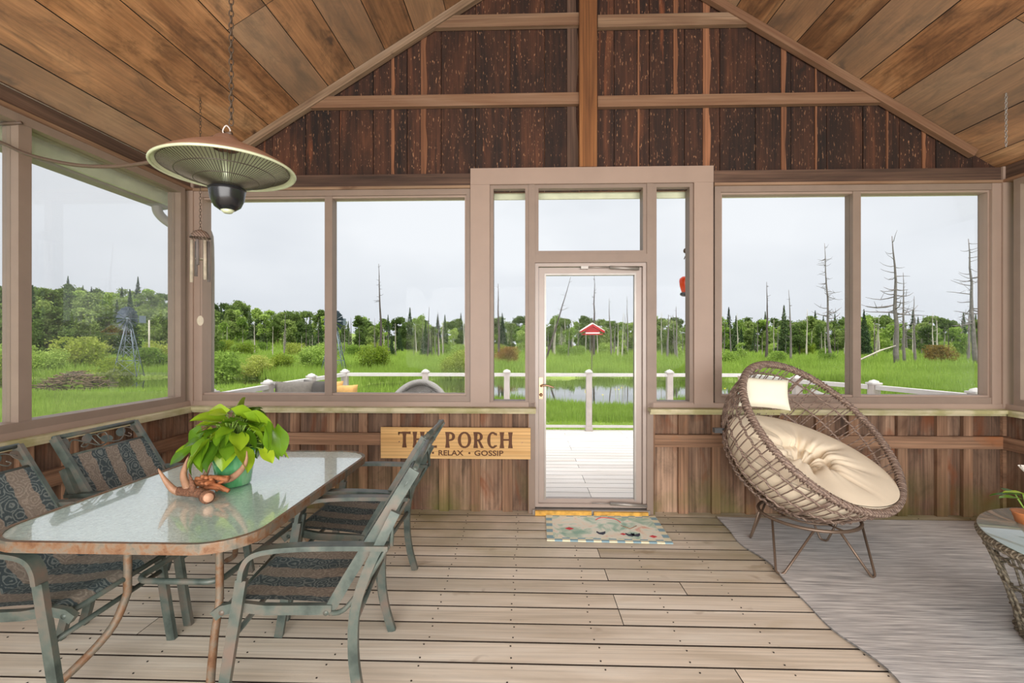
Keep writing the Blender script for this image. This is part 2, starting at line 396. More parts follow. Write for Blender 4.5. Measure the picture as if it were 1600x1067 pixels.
def leafmat(name, a, b, c3, gloss=0.4, transl=0.3):
    t = NT(name); r = t.rand(); n = t.noise(t.coords((1, 1, 1)), 9, 2)
    f = t.math('ADD', t.math('MULTIPLY', r, 0.75), t.math('MULTIPLY', n, 0.3))
    c = t.ramp(f, [(0.1, a), (0.5, b), (0.95, c3)])
    p = t.n('BsdfPrincipled', Base_Color=c, Roughness=gloss); tl = t.n('BsdfTranslucent', Color=c)
    mx = t.n('MixShader', i0=transl, i1=p.outputs[0], i2=tl.outputs[0]); t.t.links.new(mx.outputs[0], t.out.inputs[0]); return t.m
M['leaf'] = leafmat('pothos_leaf', lin(60, 100, 26), lin(112, 152, 34), lin(180, 206, 50), 0.3)
M['stem'] = simple('stem', lin(120, 150, 60), 0.6)
M['antler'] = simple('antler', lin(158, 120, 94), 0.55, var=0.2, scale=24, bump=60, bs=0.3)
M['antler_d'] = simple('antler_burr', lin(118, 80, 58), 0.75, var=0.45, scale=90, bump=120, bs=0.8)
M['stick'] = simple('bark_stick', lin(166, 104, 66), 0.7, var=0.4, scale=30)
M['bone'] = simple('cut_antler', lin(196, 150, 122), 0.6, var=0.12, scale=40)
M['terra'] = simple('terracotta', lin(206, 128, 78), 0.6, var=0.1)
M['bamboo'] = simple('pale_bamboo', lin(188, 176, 156), 0.6, var=0.25, scale=18)
M['steel'] = simple('painted_steel', lin(128, 140, 152), 0.45, 0.4)
M['steel_d'] = simple('dark_blade', lin(66, 78, 92), 0.45, 0.3)
M['ink'] = simple('burnt_lettering', lin(92, 56, 30), 0.7)

def foliage(name, a, b, c3, tr=0.35, sc=0.5):
    t = NT(name); g = t.n('NewGeometry').outputs['Position']; n = t.noise(g, sc, 3); n2 = t.noise(g, 7.0, 2); r = t.rand()
    f = t.math('ADD', t.math('ADD', t.math('MULTIPLY', n, 0.4), t.math('MULTIPLY', n2, 0.35)), t.math('MULTIPLY', r, 0.3))
    c = t.ramp(f, [(0.3, a), (0.52, b), (0.72, c3)])
    d = t.n('BsdfDiffuse', Color=c); tl = t.n('BsdfTranslucent', Color=c)
    mx = t.n('MixShader', i0=tr, i1=d.outputs[0], i2=tl.outputs[0]); t.t.links.new(mx.outputs[0], t.out.inputs[0]); return t.m
M['grass'] = foliage('meadow_grass', lin(108, 130, 58), lin(150, 178, 80), lin(196, 210, 120), 0.3, 0.16)
M['lawn'] = foliage('short_lawn', lin(116, 146, 50), lin(150, 178, 70), lin(176, 196, 92), 0.3)
M['broad'] = foliage('broadleaf', lin(70, 90, 48), lin(108, 130, 68), lin(154, 172, 98), .35, .25)
M['broad2'] = foliage('pale_broadleaf', lin(100, 128, 56), lin(138, 166, 76), lin(178, 198, 108), .35, .25)
M['spruce'] = foliage('spruce_needles', lin(48, 68, 46), lin(74, 96, 62), lin(110, 128, 80), 0.2, .25)
M['shrub'] = foliage('yellow_green_shrub', lin(104, 128, 40), lin(146, 162, 66), lin(184, 190, 104))
M['autumn'] = foliage('reddish_shrub', lin(110, 110, 50), lin(150, 120, 66), lin(170, 100, 70))
M['snag'] = simple('grey_deadwood', lin(120, 112, 108), 0.9, var=0.25, scale=4)
M['snag_d'] = simple('dark_deadwood', lin(88, 78, 74), 0.9, var=0.25, scale=4)
M['birch'] = simple('pale_bark', lin(186, 178, 164), 0.9, var=0.2, scale=4)
M['bark'] = simple('brown_bark', lin(84, 68, 54), 0.9, var=0.25, scale=6)
t = NT('meadow_ground'); g = t.n('NewGeometry').outputs['Position']; n = t.noise(g, 0.35, 6)
M['ground'] = t.bsdf(t.ramp(n, [(0.3, lin(88, 100, 44)), (0.5, lin(116, 138, 58)), (0.7, lin(150, 166, 80))]), 0.95)
t = NT('pond_water'); n = t.noise(t.coords((0.6, 2.5, 1), False), 1.5, 3)
M['water'] = t.bsdf(lin(44, 48, 34), 0.03, bump=n, bs=0.05, bd=0.02, IOR=1.5, Coat_Weight=0.5)
M['brush'] = simple('brushwood', lin(110, 92, 72), 0.9, var=0.4, scale=6)
M['iris'] = simple('yellow_petal', lin(236, 214, 60), 0.7)
M['rock'] = simple('lichened_rock', lin(118, 116, 92), 0.95, var=0.3, scale=12, bump=20, bs=0.5)

# ================================================================== STRUCTURE
YB, XL, XR = 3.85, -2.85, 3.86          # inner faces of the walls
XC, ZR, SL = 0.51, 4.93, 0.62           # ridge and slope
Y0 = -2.4                                # open rear end of the porch
def roofz(x): return ZR - SL * abs(x - XC)

# floor
fl = struct('floor', 'pale weathered porch floorboards running side to side')
joints_a = [Xb(934, on_floor(934, 858.8)[1]), 1.19]
PT_, row = 0.145, 0
scr = MB()
y = 3.93
jx = {0: cw(*( (934-800)/F*3.165, 3.165))[0], 1: cw((1052.8-800)/F*2.84, 2.84)[0]}
while y > Y0:
    yc = y - PT_ / 2
    joint = {0: jx[0], 1: jx[1], 2: -1.9, 3: 2.3}[(row * 1 + (row // 5)) % 2 if rnd.random() < 0.75 else rnd.choice([2, 3])]
    segs = [(-2.98, joint), (joint, 3.98)]
    for x0, x1 in segs:
        L = x1 - x0 - 0.004
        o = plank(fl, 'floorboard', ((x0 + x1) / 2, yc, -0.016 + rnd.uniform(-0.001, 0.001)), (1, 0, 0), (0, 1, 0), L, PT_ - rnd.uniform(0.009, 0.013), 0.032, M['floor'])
    for xs in [-2.5 + 0.405 * i for i in range(16)]:
        if yc > 0.5:
            for dy in (-0.042, 0.04): 
                a, b = xs + rnd.uniform(-.012, .012), yc + dy + rnd.uniform(-.006, .006)
                scr.prism([(a + 0.0042 * math.cos(k * 1.047), b + 0.0042 * math.sin(k * 1.047)) for k in range(6)], -0.001, 0.0016)
    y -= PT_; row += 1
scr.build('screw_heads', M['dark'], fl, kind='stuff')
MB().box(-2.98, 3.98, Y0, 3.98, -0.24, -0.05).build('joist_frame', M['dark'], fl)

# ceiling: planks running front to back on both slopes
ce = struct('ceiling', 'rough pine plank ceiling of the open gable roof')
run = math.hypot(1, SL)
for side in (-1, 1):
    d = Vector((side / run, 0, -SL / run)); nrm = Vector((side * SL / run, 0, 1 / run))
    total = (3.58) * run; s = 0.0; k = 0
    while s < total:
        wd = rnd.choice([0.27, 0.285, 0.295, 0.31]); c = Vector((XC, 0, ZR)) + d * (s + wd / 2) + nrm * (0.0125 + rnd.uniform(0, .004))
        cut = rnd.choice([None, None, 2.9, 2.2]) if k > 4 else None
        spans = [(Y0 - 0.3, YB + 0.06)] if not cut else [(Y0 - 0.3, cut), (cut, YB + 0.06)]
        for a, b in spans:
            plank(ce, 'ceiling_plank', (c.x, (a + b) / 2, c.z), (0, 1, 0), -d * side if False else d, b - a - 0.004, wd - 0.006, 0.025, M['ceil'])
        s += wd; k += 1
rf = struct('roof_deck', 'shingled roof over the porch')
for side in (-1, 1):
    x1 = XC + side * 3.60
    A = lambda x, z, yy: (x, yy, z)
    MB().prism([(XC, ZR + 0.06), (x1, roofz(x1) + 0.06), (x1, roofz(x1) + 0.12), (XC, ZR + 0.12)], Y0 - 0.35, YB + 0.25, A).build('shingle_slope', M['roof'], rf)

# back wall
wb = struct('wall_back', 'back wall of the porch, dark gable boards above and grey battened boards below')
GY = YB + 0.06
edges = [-2.98]
xg0 = Xb(400 + 170 / 3.138, GY)
x = xg0 - 0.29 * 3
bs = []
xx = Xb(905, GY) - 0.2925 * 12
while xx < 3.99: bs.append(xx); xx += 0.2925 + (0.0)
for i in range(len(bs) - 1):
    a, b = max(bs[i] + 0.003, -2.98), min(bs[i + 1] - 0.003, 3.99)
    if b - a < 0.03: continue
    zc = 3.3; xm = (a + b) / 2
    f = lambda X: max(roofz(X) + 0.015, 2.73) - zc
    poly = [(2.70 - zc, a - xm), (2.70 - zc, b - xm), (f(b), b - xm)] + ([(ZR - zc, XC - xm)] if a < XC < b else []) + [(f(a), a - xm)]
    # poly coords: length (world z), width (world x)
    plank(wb, 'gable_board', (xm, GY + rnd.uniform(0, 0.008), zc), (0, 0, 1), (1, 0, 0), 0, 0, 0.02, M['gable'], poly)
MB().prism([(-2.98, 2.70), (3.99, 2.70), (3.99, roofz(3.99)), (XC, ZR), (-2.98, roofz(-2.98))], GY + 0.022, GY + 0.034, lambda a, b, c: (a, c, b)).build('sheathing', M['tan'], wb)
for pl, pr, top in ((612, 617, 0), (658, 668, 0), (886, 904, 0), (1052, 1059, 1), (1098, 1110, 0), (1220, 1228, 0), (1273, 1276, 0), (1384, 1387, 0), (996, 999, 0), (1440, 1446, 0)):
    a, b = Xb(pl, GY - .01), Xb(pr, GY - .01); xm = (a + b) / 2; z1 = roofz(xm) + 0.01; z0 = 2.78
    if top: z0 = 3.5
    W = b - a; h = (z1 - z0) / 2
    lft = []; n = 8
    for i in range(n + 1): lft.append((-h + 2 * h * i / n, W / 2 * (0.75 + 0.35 * math.sin(i * 1.9 + pl)) + (0 if i % 2 else 0.001)))
    poly = [(q, -W / 2) for q in (h, -h)] + lft
    plank(wb, 'wane_strip', (xm, GY - 0.013, (z0 + z1) / 2), (0, 0, 1), (1, 0, 0), 0, 0, 0.010, M['tan'] if pl != 886 else M['beam'], poly[::-1])
# nailers, post, beam
def hbar(name, p0, p1, y0, y1, Yf, T, mat):
    a, b = Xb(p0, Yf), Xb(p1, Yf); zt = Zp(y0, (a + b) / 2, Yf); zb = Zp(y1, (a + b) / 2, Yf)
    return plank(wb, name, ((a + b) / 2, Yf + T / 2, (zt + zb) / 2), (1, 0, 0), (0, 0, 1), b - a, zt - zb, T, mat)
for l, rr_, y0, y1 in ((477, 905, 147.5, 165.5), (934, 1396, 146, 163.5), (667, 905, 22, 41), (934, 1192, 20.5, 39.5)):
    hbar('nailer', l, rr_, y0, y1, YB - 0.005, 0.045, M['nailer'])
a, b = Xb(905.5, YB - 0.045), Xb(933, YB - 0.045)
plank(wb, 'king_post', ((a + b) / 2, YB - 0.0, (ZR - .05 + 2.87) / 2), (0, 0, 1), (1, 0, 0), ZR - 2.92, b - a, 0.09, M['post'])
for side in (-1, 1):   # gable rafter trim
    x1 = XC + side * 3.14; d = Vector((x1 - XC, 0, roofz(x1) - ZR)); L = d.length; d.normalize()
    c = Vector((XC, 0, ZR)) + d * (L / 2) - Vector((-d.z * side, 0, d.x * side)) * 0.034
    plank(wb, 'rafter_trim', (c.x, YB + 0.005, c.z), d, (d.z * -side, 0, d.x * side), L, 0.062, 0.05, M['nailer'])
for p0, p1 in ((290, 735), (1115, 1530)):
    a, b = Xb(p0, YB), Xb(p1, YB); a = max(a, XL); b = min(b, XR) if p1 < 1500 else XR
    plank(wb, 'header_beam', ((a + b) / 2, YB + 0.03, 2.785), (1, 0, 0), (0, 0, 1), b - a, 0.105, 0.07, M['beam'])
    plank(wb, 'header_cap', ((a + b) / 2, YB + 0.015, 2.722), (1, 0, 0), (0, 0, 1), b - a, 0.022, 0.07, M['nailer'])

# lower wall: boards, battens, rail, sills
def lower(parent, p0, p1, fixed, axis, fl_=1, batt=None, skip_rail=False):
    """boards from p0 to p1 along axis; fixed = inner face; fl_ = outward sign"""
    A = Vector((1, 0, 0)) if axis == 'X' else Vector((0, 1, 0)); O = Vector((0, 1, 0)) if axis == 'X' else Vector((1, 0, 0))
    def pos(s, off, z): return A * s + O * (fixed + off * fl_) + Vector((0, 0, z))
    s = p0; stops = sorted(q for q in batt if p0 + .03 < q < p1 - .03) + [p1]
    while s < p1 - 0.02:
        wd = min(q for q in stops if q > s + .01) - s
        plank(parent, 'siding_board', pos(s + wd / 2, 0.055 + rnd.uniform(0, .006), 0.43), (0, 0, 1), A, 0.86, wd - 0.004, 0.02, M['siding']); s += wd
    for bt in batt:
        if p0 <= bt <= p1: plank(parent, 'batten', pos(bt, 0.0305, 0.42), (0, 0, 1), A, 0.84, rnd.uniform(0.066, 0.085), 0.03, M['batten'])
    plank(parent, 'backing', pos((p0 + p1) / 2, 0.08, 0.42), A, (0, 0, 1), p1 - p0, 0.9, 0.012, M['dark'])
    plank(parent, 'girt', pos((p0 + p1) / 2, 0.004, 0.61), A, (0, 0, 1), p1 - p0, 0.10, 0.034, M['batten'])
XD0, XD1 = Xb(836, YB), Xb(1012, YB)
bx = lambda px: Xb(px, YB + .03)
lower(wb, XL - .05, XD0 - 0.055, YB, 'X', 1, [bx(p) for p in (318, 372, 425, 462, 518, 568, 620, 694, 743, 793)])
lower(wb, XD1 + 0.055, XR + .05, YB, 'X', 1, [bx(p) for p in (1067, 1118, 1172, 1225, 1280, 1332, 1408, 1470, 1510)])
for a in (XD0 - 0.03, XD1 + 0.03):
    plank(wb, 'door_stud', (a, YB + 0.02, 0.43), (0, 0, 1), (1, 0, 0), 0.86, 0.055, 0.06, M['batten'])
for a, b in ((XL - .05, XD0 + 0.005), (XD1 - 0.005, XR + .05)):
    plank(wb, 'sill_shelf', ((a + b) / 2, YB - 0.02, 0.872), (1, 0, 0), (0, 1, 0), b - a, 0.19, 0.026, M['sill'])
    plank(wb, 'sill_edge', ((a + b) / 2, YB - 0.085, 0.850), (1, 0, 0), (0, 1, 0), b - a, 0.02, 0.018, M['sill'])
    plank(wb, 'sill_apron', ((a + b) / 2, YB + 0.02, 0.905), (1, 0, 0), (0, 0, 1), b - a, 0.04, 0.07, M['taupe'])

# window frames on the back wall
ZT, ZB = 2.665, 0.925
def hole_frame(parent, a, b, z0, z1, wd, y0, y1, mat, name='frame'):
    m = MB()
    m.box(a, a + wd, y0, y1, z0, z1).box(b - wd, b, y0, y1, z0, z1).box(a + wd, b - wd, y0, y1, z1 - wd, z1).box(a + wd, b - wd, y0, y1, z0, z0 + wd)
    return m.build(name, mat, parent)
def window_back(n, label, l, r_, mull, inner=YB + 0.0, pane_px=None, screen=False):
    wn_ = struct('window_%d' % n, label)
    a, b = Xb(l, inner), Xb(r_, inner)
    hole_frame(wn_, a, b, ZB, 2.712, 0.05, inner, inner + 0.12, M['taupe_d'])
    hole_frame(wn_, a + 0.05, b - 0.05, ZB + 0.05, 2.662, 0.016, inner + 0.02, inner + 0.09, M['taupe'], 'inner_frame')
    xs = [a + 0.05]
    for p in mull:
        xm = Xb(p, inner + .03)
        MB().box(xm - 0.032, xm + 0.032, inner + 0.012, inner + 0.11, ZB + .05, 2.662).build('mullion', M['taupe_d'], wn_); xs += [xm - 0.032, xm + 0.032]
    xs.append(b - 0.05)
    for i in range(0, len(xs), 2):
        MB().box(xs[i], xs[i + 1], inner + 0.05, inner + 0.054, ZB + .05, 2.662).build('pane', M['glass'], wn_)
    return wn_
window_back(1, 'pair of tall windows left of the door, framed in taupe', 300, 738, [514.5])
window_back(2, 'pair of tall windows right of the door behind the egg chair, framed in taupe', 1117, 1560, [1336.5])
# casing around the door unit
cs = struct('trim_1', 'broad taupe casing round the door, sidelights and transom')
ca, cb = Xb(735, YB - 0.03), Xb(1115, YB - 0.03); ia, ib = Xb(765, YB - .03), Xb(1085, YB - .03)
MB().box(ca, cb, YB - 0.03, YB + 0.05, 2.735, 2.87).build('head_casing', M['taupe'], cs)
MB().box(ca, ia, YB - 0.025, YB + 0.12, 0.915, 2.735).build('side_casing', M['taupe'], cs)
MB().box(ib, cb, YB - 0.025, YB + 0.12, 0.915, 2.735).build('side_casing', M['taupe'], cs)
XM0, XM1 = Xb(831, YB), Xb(1015, YB)
ZTR = (2.085, 2.155)
wu = struct('window_3', 'narrow sidelight left of the door')
def light(parent, a, b, z0, z1, wd=0.03, l=None):
    hole_frame(parent, a, b, z0, z1, wd, YB - 0.005, YB + 0.1, M['taupe_d'])
    MB().box(a + wd, b - wd, YB + 0.05, YB + 0.054, z0 + wd, z1 - wd).build('pane', M['glass'], parent)
light(wu, ia, XM0 - 0.026, ZB - .02, 2.735)
w4 = struct('window_4', 'narrow sidelight right of the door'); light(w4, XM1 + 0.026, ib, ZB - .02, 2.735)
w5 = struct('window_5', 'wide transom window above the door'); light(w5, XM0 + 0.026, XM1 - 0.026, 2.155, 2.735)
for xm in (XM0, XM1): MB().box(xm - 0.026, xm + 0.026, YB - 0.015, YB + 0.12, 0.0, 2.735).build('door_mullion', M['taupe_d'], cs)
MB().box(XM0 + .026, XM1 - .026, YB - 0.015, YB + 0.12, 2.085, 2.155).build('transom_bar', M['taupe_d'], cs)

# storm door
dr = struct('door_1', 'greige storm door with a full height glass pane')
da, db = XM0 + 0.027, XM1 - 0.027
hole_frame(dr, da, db, 0.05, 2.083, 0.028, YB + 0.0, YB + 0.09, M['doorm'], 'jamb')
hole_frame(dr, da + 0.03, db - 0.03, 0.055, 2.05, 0.056, YB + 0.03, YB + 0.065, M['doorm'], 'door_leaf')
MB().box(da + 0.08, db - 0.08, YB + 0.045, YB + 0.049, 0.10, 2.0).build('door_pane', M['glass'], dr)
for x0, x1 in ((da + 0.078, da + 0.092), (db - 0.092, db - 0.078)):
    MB().box(x0, x1, YB + 0.022, YB + 0.07, 0.10, 2.0).build('glazing_bead', M['alu'], dr)
MB().box(da + 0.08, db - 0.08, YB + 0.02, YB + 0.07, 1.985, 2.0).build('glazing_bead', M['alu'], dr)
MB().box(da - .02, db + .02, YB - 0.04, YB + 0.12, 0.0, 0.04).build('threshold', M['alu'], dr)
MB().box(da - .0, (da + db) / 2, YB - 0.068, YB - 0.042, 0.002, 0.04).build('threshold_strip', M['brass'], dr)
MB().box((da + db) / 2 + .02, db, YB - 0.068, YB - 0.042, 0.002, 0.035).build('threshold_strip', M['brass'], dr)
hx = da + 0.05; hz = Zp(603, hx, YB)
h = MB(); h.box(hx - 0.016, hx + 0.016, YB + 0.018, YB + 0.03, hz - 0.11, hz + 0.07).build('handle_plate', M['bronze'], dr)
h = MB(); h.tube([(hx, YB + 0.02, hz), (hx, YB - 0.02, hz)], 0.009)
h.tube(smooth_path([(hx, YB - 0.02, hz), (hx + 0.04, YB - 0.025, hz + 0.008), (hx + 0.08, YB - 0.025, hz - 0.002), (hx + 0.105, YB - 0.022, hz - 0.012)], 4), [0.008] * 13, 8)
h.ball((hx, YB + 0.008, hz - 0.075), 0.014); h.build('handle', M['bronze'], dr)
zc_ = 2.045
h = MB(); h.tube([(db - 0.30, YB - 0.0, zc_), (db - 0.06, YB - 0.0, zc_ - 0.012)], 0.014, 10); h.tube([(db - 0.50, YB + 0.0, zc_ + .002), (db - 0.30, YB, zc_)], 0.005, 6); h.box(db - 0.54, db - 0.48, YB - 0.01, YB + 0.03, zc_ - .012, zc_ + .012)
h.build('door_closer', M['alu'], dr)
h = MB(); h.tube([(db - 0.30, YB - 0.02, 0.09), (db - 0.0, YB - 0.02, 0.075)], 0.013, 10); h.tube([(db - 0.45, YB - .02, 0.094), (db - 0.30, YB - .02, 0.09)], 0.004, 6); h.build('door_closer', M['alu'], dr)

for X, o in ((XL, -1), (XR, 1)):
    MB().box(*sorted((X + .02 * o, X + .12 * o)), YB + .02, YB + .12, -.1, .9).build('corner_stud', M['batten'], wb)
# side walls
def side_wall(sgn, name, X, mulls, label):
    ws = struct(name, label)
    lower(ws, Y0, YB + 0.04, X, 'Y', sgn, [3.62 - 0.265 * i for i in range(22)])
    o = sgn
    def bxx(a, b): return (min(X + a * o, X + b * o), max(X + a * o, X + b * o))
    x0, x1 = bxx(-0.075, 0.115)
    plank(ws, 'sill_shelf', ((x0 + x1) / 2, (Y0 + YB - .11) / 2, 0.872), (0, 1, 0), (1, 0, 0), YB - .11 - Y0, 0.19, 0.026, M['sill'])
    plank(ws, 'sill_edge', (X - 0.065 * o, (Y0 + YB - .11) / 2, 0.850), (0, 1, 0), (1, 0, 0), YB - .11 - Y0, 0.02, 0.018, M['sill'])
    plank(ws, 'sill_apron', (X + 0.035 * o, (Y0 + YB) / 2, 0.905), (0, 1, 0), (0, 0, 1), YB - Y0, 0.04, 0.07, M['taupe'])
    plank(ws, 'header_beam', (X + 0.035 * o, (Y0 + YB) / 2, 2.785), (0, 1, 0), (0, 0, 1), YB - Y0, 0.115, 0.07, M['beam'])
    plank(ws, 'header_cap', (X + 0.02 * o, (Y0 + YB) / 2, 2.722), (0, 1, 0), (0, 0, 1), YB - Y0, 0.022, 0.08, M['nailer'])
    return ws
wl = side_wall(-1, 'wall_left', XL, None, 'left wall of the porch, battened boards under windows')
wr = side_wall(1, 'wall_right', XR, None, 'right wall of the porch, battened boards under windows')
# corner posts
for X, o in ((XL, -1), (XR, 1)):
    m = MB(); xs = sorted((X - 0.02 * o, X + 0.11 * o)); m.box(xs[0], xs[1], YB - 0.02, YB + 0.11, 0.90, 2.84); m.build('corner_post', M['taupe'], wb)
    m = MB(); m.box(*sorted((X - 0.09 * o, X - 0.02 * o)), YB - 0.005, YB + 0.11, 0.90, 2.712); m.build('corner_trim', M['taupe'], wb)
def window_side(n, label, X, o, y0, y1, mulls, screen=None):
    wn_ = struct('window_%d' % n, label); m = MB()
    x0, x1 = sorted((X + 0.0, X + 0.11 * o)); wd = 0.05
    m.box(x0, x1, y0, y0 + wd, ZB, 2.712).box(x0, x1, y1 - wd, y1, ZB, 2.712).box(x0, x1, y0 + wd, y1 - wd, 2.662, 2.712).box(x0, x1, y0 + wd, y1 - wd, ZB, ZB + wd)
    m.build('frame', M['taupe_d'], wn_)
    ys = [y0 + wd]
    for q in mulls:
        xa, xb = sorted((X + 0.005 * o, X + 0.10 * o))
        MB().box(xa, xb, q - 0.035, q + 0.035, ZB + wd, 2.662).build('mullion', M['taupe_d'], wn_); ys += [q - 0.035, q + 0.035]
    ys.append(y1 - wd)
    for i in range(0, len(ys), 2):
        xa, xb = sorted((X + 0.05 * o, X + 0.054 * o)); MB().box(xa, xb, ys[i], ys[i + 1], ZB + wd, 2.662).build('pane', M['glass'], wn_)
        if screen:
            xa, xb = sorted((X + 0.075 * o, X + 0.0755 * o)); MB().box(xa, xb, ys[i], ys[i + 1], ZB + wd, 2.662).build('insect_screen', M['screen'], wn_)
ml = (Ys(28, XL) + Ys(53, XL)) / 2
window_side(6, 'tall left wall windows nearest the back corner', XL, -1, 1.35, YB - 0.08, [ml], True)
window_side(7, 'left wall windows beside the viewer', XL, -1, Y0, 1.25, [-1.2, 0.0])
window_side(8, 'right wall windows nearest the back corner', XR, 1, 1.35, YB - 0.08, [2.55])
window_side(9, 'right wall windows beside the viewer', XR, 1, Y0, 1.25, [-1.2, 0.0])
for X, o, W_ in ((XL, -1, wl), (XR, 1, wr)):
    MB().box(*sorted((X - .01 * o, X + 0.11 * o)), 1.25, 1.35, 0.9, 2.73).build('wall_post', M['taupe'], W_)
# eaves outside
ev = struct('trim_2', 'cream fascia, gutter and downspout outside the eaves')
for X, o in ((XL - .22, -1), (XR + .22, 1)):
    MB().box(*sorted((X, X + .025 * o)), Y0 - .3, YB + .22, 2.60, 2.74).build('fascia', M['soffit'], ev)
    gp = [(0.0, 0.12), (0.03, 0.03), (0.10, 0.02), (0.12, 0.12), (0.115, 0.12), (0.095, 0.028), (0.034, 0.038), (0.006, 0.12)]
    MB().prism([(X + .025 * o + o * a, 2.56 + b) for a, b in gp], Y0 - .3, YB + .1, lambda a, b, c: (a, c, b)).build('gutter', M['gutter'], ev)
MB().box(XL - .02, XR + .02, YB + 0.14, YB + 0.16, 2.66, 2.75).build('frieze_board', M['soffit'], ev)
MB().tube(smooth_path([(XL - .31, YB + .0, 2.62), (XL - .32, YB + 0.03, 2.54), (XL - .28, YB + .1, 2.47), (XL - .16, YB + .17, 2.41), (XL - 0.04, YB + .2, 2.36), (XL + .01, YB + .2, 2.28), (XL + .01, YB + .2, 1.0), (XL + .01, YB + .2, -.5)], 5), 0.038, 10).build('downspout', M['gutter'], ev)
MB().tube([(XL + 0.012, Y0, 2.826), (XL + .012, YB - .42, 2.826)], 0.004, 6).build('pale_wire', M['white'], ev)

# ================================================================== OUTSIDE SETTING
GZ = -0.80
dk = struct('deck_floor', 'sun-bleached outer deck boards beyond the door')
y = YB + 0.12; 
while y < 7.46:
    cut = rnd.choice([0.6, 1.5, -0.7, 2.4])
    for x0, x1 in ((-3.2, cut), (cut, 4.6)):
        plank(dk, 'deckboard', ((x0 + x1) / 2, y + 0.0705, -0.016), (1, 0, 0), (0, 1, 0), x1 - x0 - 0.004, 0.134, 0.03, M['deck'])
    y += 0.141
MB().box(-3.2, 4.6, YB + .12, 7.46, -0.3, -0.045).build('deck_frame', M['dark'], dk)

PONDS = [((3.2, 23.5), 13.0, 7.0), ((-23.0, 25.0), 10, 4.8), ((-33, 40), 12, 3.0)]
def pondf(x, y):
    v = np.full_like(x, -9.0)
    for (cx, cy), a, b in PONDS:
        d = 1 - np.sqrt(((x - cx) / a) ** 2 + ((y - cy) / b) ** 2) + 0.10 * np.sin(x * 0.9 + y * .3) * np.cos(y * 0.8)
        v = np.maximum(v, d)
    return v
na, nrad = 220, 130
th = np.linspace(-0.15 * math.pi, 1.15 * math.pi, na); rad = 2.0 * (260 / 2.0) ** np.linspace(0, 1, nrad)
TT, RR = np.meshgrid(th, rad, indexing='ij'); GX = RR * np.cos(TT); GYY = RR * np.sin(TT)
def ground_z(X, Y):
    p = np.clip(pondf(X, Y) / 0.12, 0, 1)
    hill = 6.5 * np.clip((-X - 32) / 60, 0, 1) ** 1.3 * np.clip((Y - 30) / 60, 0, 1)
    return GZ - 0.55 * p + 0.05 * np.sin(X * .7) * np.cos(Y * .6) * np.clip((Y - 9) / 6, 0, 1) + hill
GZZ = ground_z(GX, GYY)
V = np.stack([GX, GYY, GZZ], -1).reshape(-1, 3)
I = (np.arange(na - 1)[:, None] * nrad + np.arange(nrad - 1)[None]).ravel()
Fq = np.stack([I, I + nrad, I + nrad + 1, I + 1], 1)
me = bpy.data.meshes.new('ground'); me.from_pydata(V.tolist(), [], Fq[:, ::-1].tolist()); me.materials.append(M['ground'])
tag(link('ground', me), 'green marsh meadow ground around the porch', kind='structure')
for k_, ((cx, cy), a, b) in enumerate(PONDS):
    m = MB(); n = 64; poly = [(cx + a * 1.12 * math.cos(2 * math.pi * i / n), cy + b * 1.12 * math.sin(2 * math.pi * i / n)) for i in range(n)]
    m.add([(p[0], p[1], GZ - 0.16) for p in poly], [tuple(range(n))]); 
    tag(m.build('pond_water', M['water']), ['dark still pond beyond the deck railing', 'dark pond below the windmill at the left', 'sliver of dark water far behind the left pond'][k_], kind='structure')

def tri_object(name, V, mat, label=None, cat=None, kind=None, parent=None, per=3):
    n = len(V) // per
    me = bpy.data.meshes.new(name); me.vertices.add(len(V)); me.vertices.foreach_set('co', V.astype(np.float32).ravel())
    me.loops.add(n * per); me.loops.foreach_set('vertex_index', np.arange(n * per, dtype=np.int32))
    me.polygons.add(n); me.polygons.foreach_set('loop_start', np.arange(0, n * per, per, dtype=np.int32)); me.update(calc_edges=True)
    me.materials.append(mat); return me
def blades(px, py, h, wd, nb, spread, lean=0.35):
    """clumps of grass blades: nb triangles per clump"""
    n = len(px); N = n * nb
    bx_ = np.repeat(px, nb) + nr.normal(0, spread, N); by_ = np.repeat(py, nb) + nr.normal(0, spread, N)
    hh = np.repeat(h, nb) * nr.uniform(0.55, 1.15, N); ww = np.repeat(wd, nb) if hasattr(wd, '__len__') else np.full(N, wd)
    a = nr.uniform(0, 2 * np.pi, N); ld = nr.uniform(0, 2 * np.pi, N); lm = hh * lean * nr.uniform(0, 1, N)
    bz = ground_z(bx_, by_) - 0.02
    ok = pondf(bx_, by_) < 0.05
    p0 = np.stack([bx_ - np.cos(a) * ww / 2, by_ - np.sin(a) * ww / 2, bz], 1); p1 = np.stack([bx_ + np.cos(a) * ww / 2, by_ + np.sin(a) * ww / 2, bz], 1)
    p2 = np.stack([bx_ + np.cos(ld) * lm, by_ + np.sin(ld) * lm, bz + hh], 1)
    V = np.stack([p0, p1, p2], 1)[ok]
    return V.reshape(-1, 3)
def fan(n, y0, y1, w0=-1.35, w1=1.35):
    y = np.sqrt(nr.uniform(y0 ** 2, y1 ** 2, n)); return y * nr.uniform(w0, w1, n), y
def keep(x, y, near):
    # outside the porch and the deck
    return (pondf(x, y) < 0.06) & ~((x > -3.9) & (x < 5.1) & (y < near))
parts = []
x, y = fan(9000, 3.2, 13.0, -2.4, 1.7); k = keep(x, y, 13.4) & ((x < -3.9) | (x > 5.1)); x, y = x[k], y[k]
parts.append(blades(x, y, 0.20 + 0.45 * np.clip(nr.random(len(x)), 0, 1), 0.022, 26, 0.11))
x, y = fan(9000, 12.4, 18); k = keep(x, y, 12.8); x, y = x[k], y[k]; parts.append(blades(x, y, nr.uniform(0.14, 0.36, len(x)), 0.026, 24, 0.14))
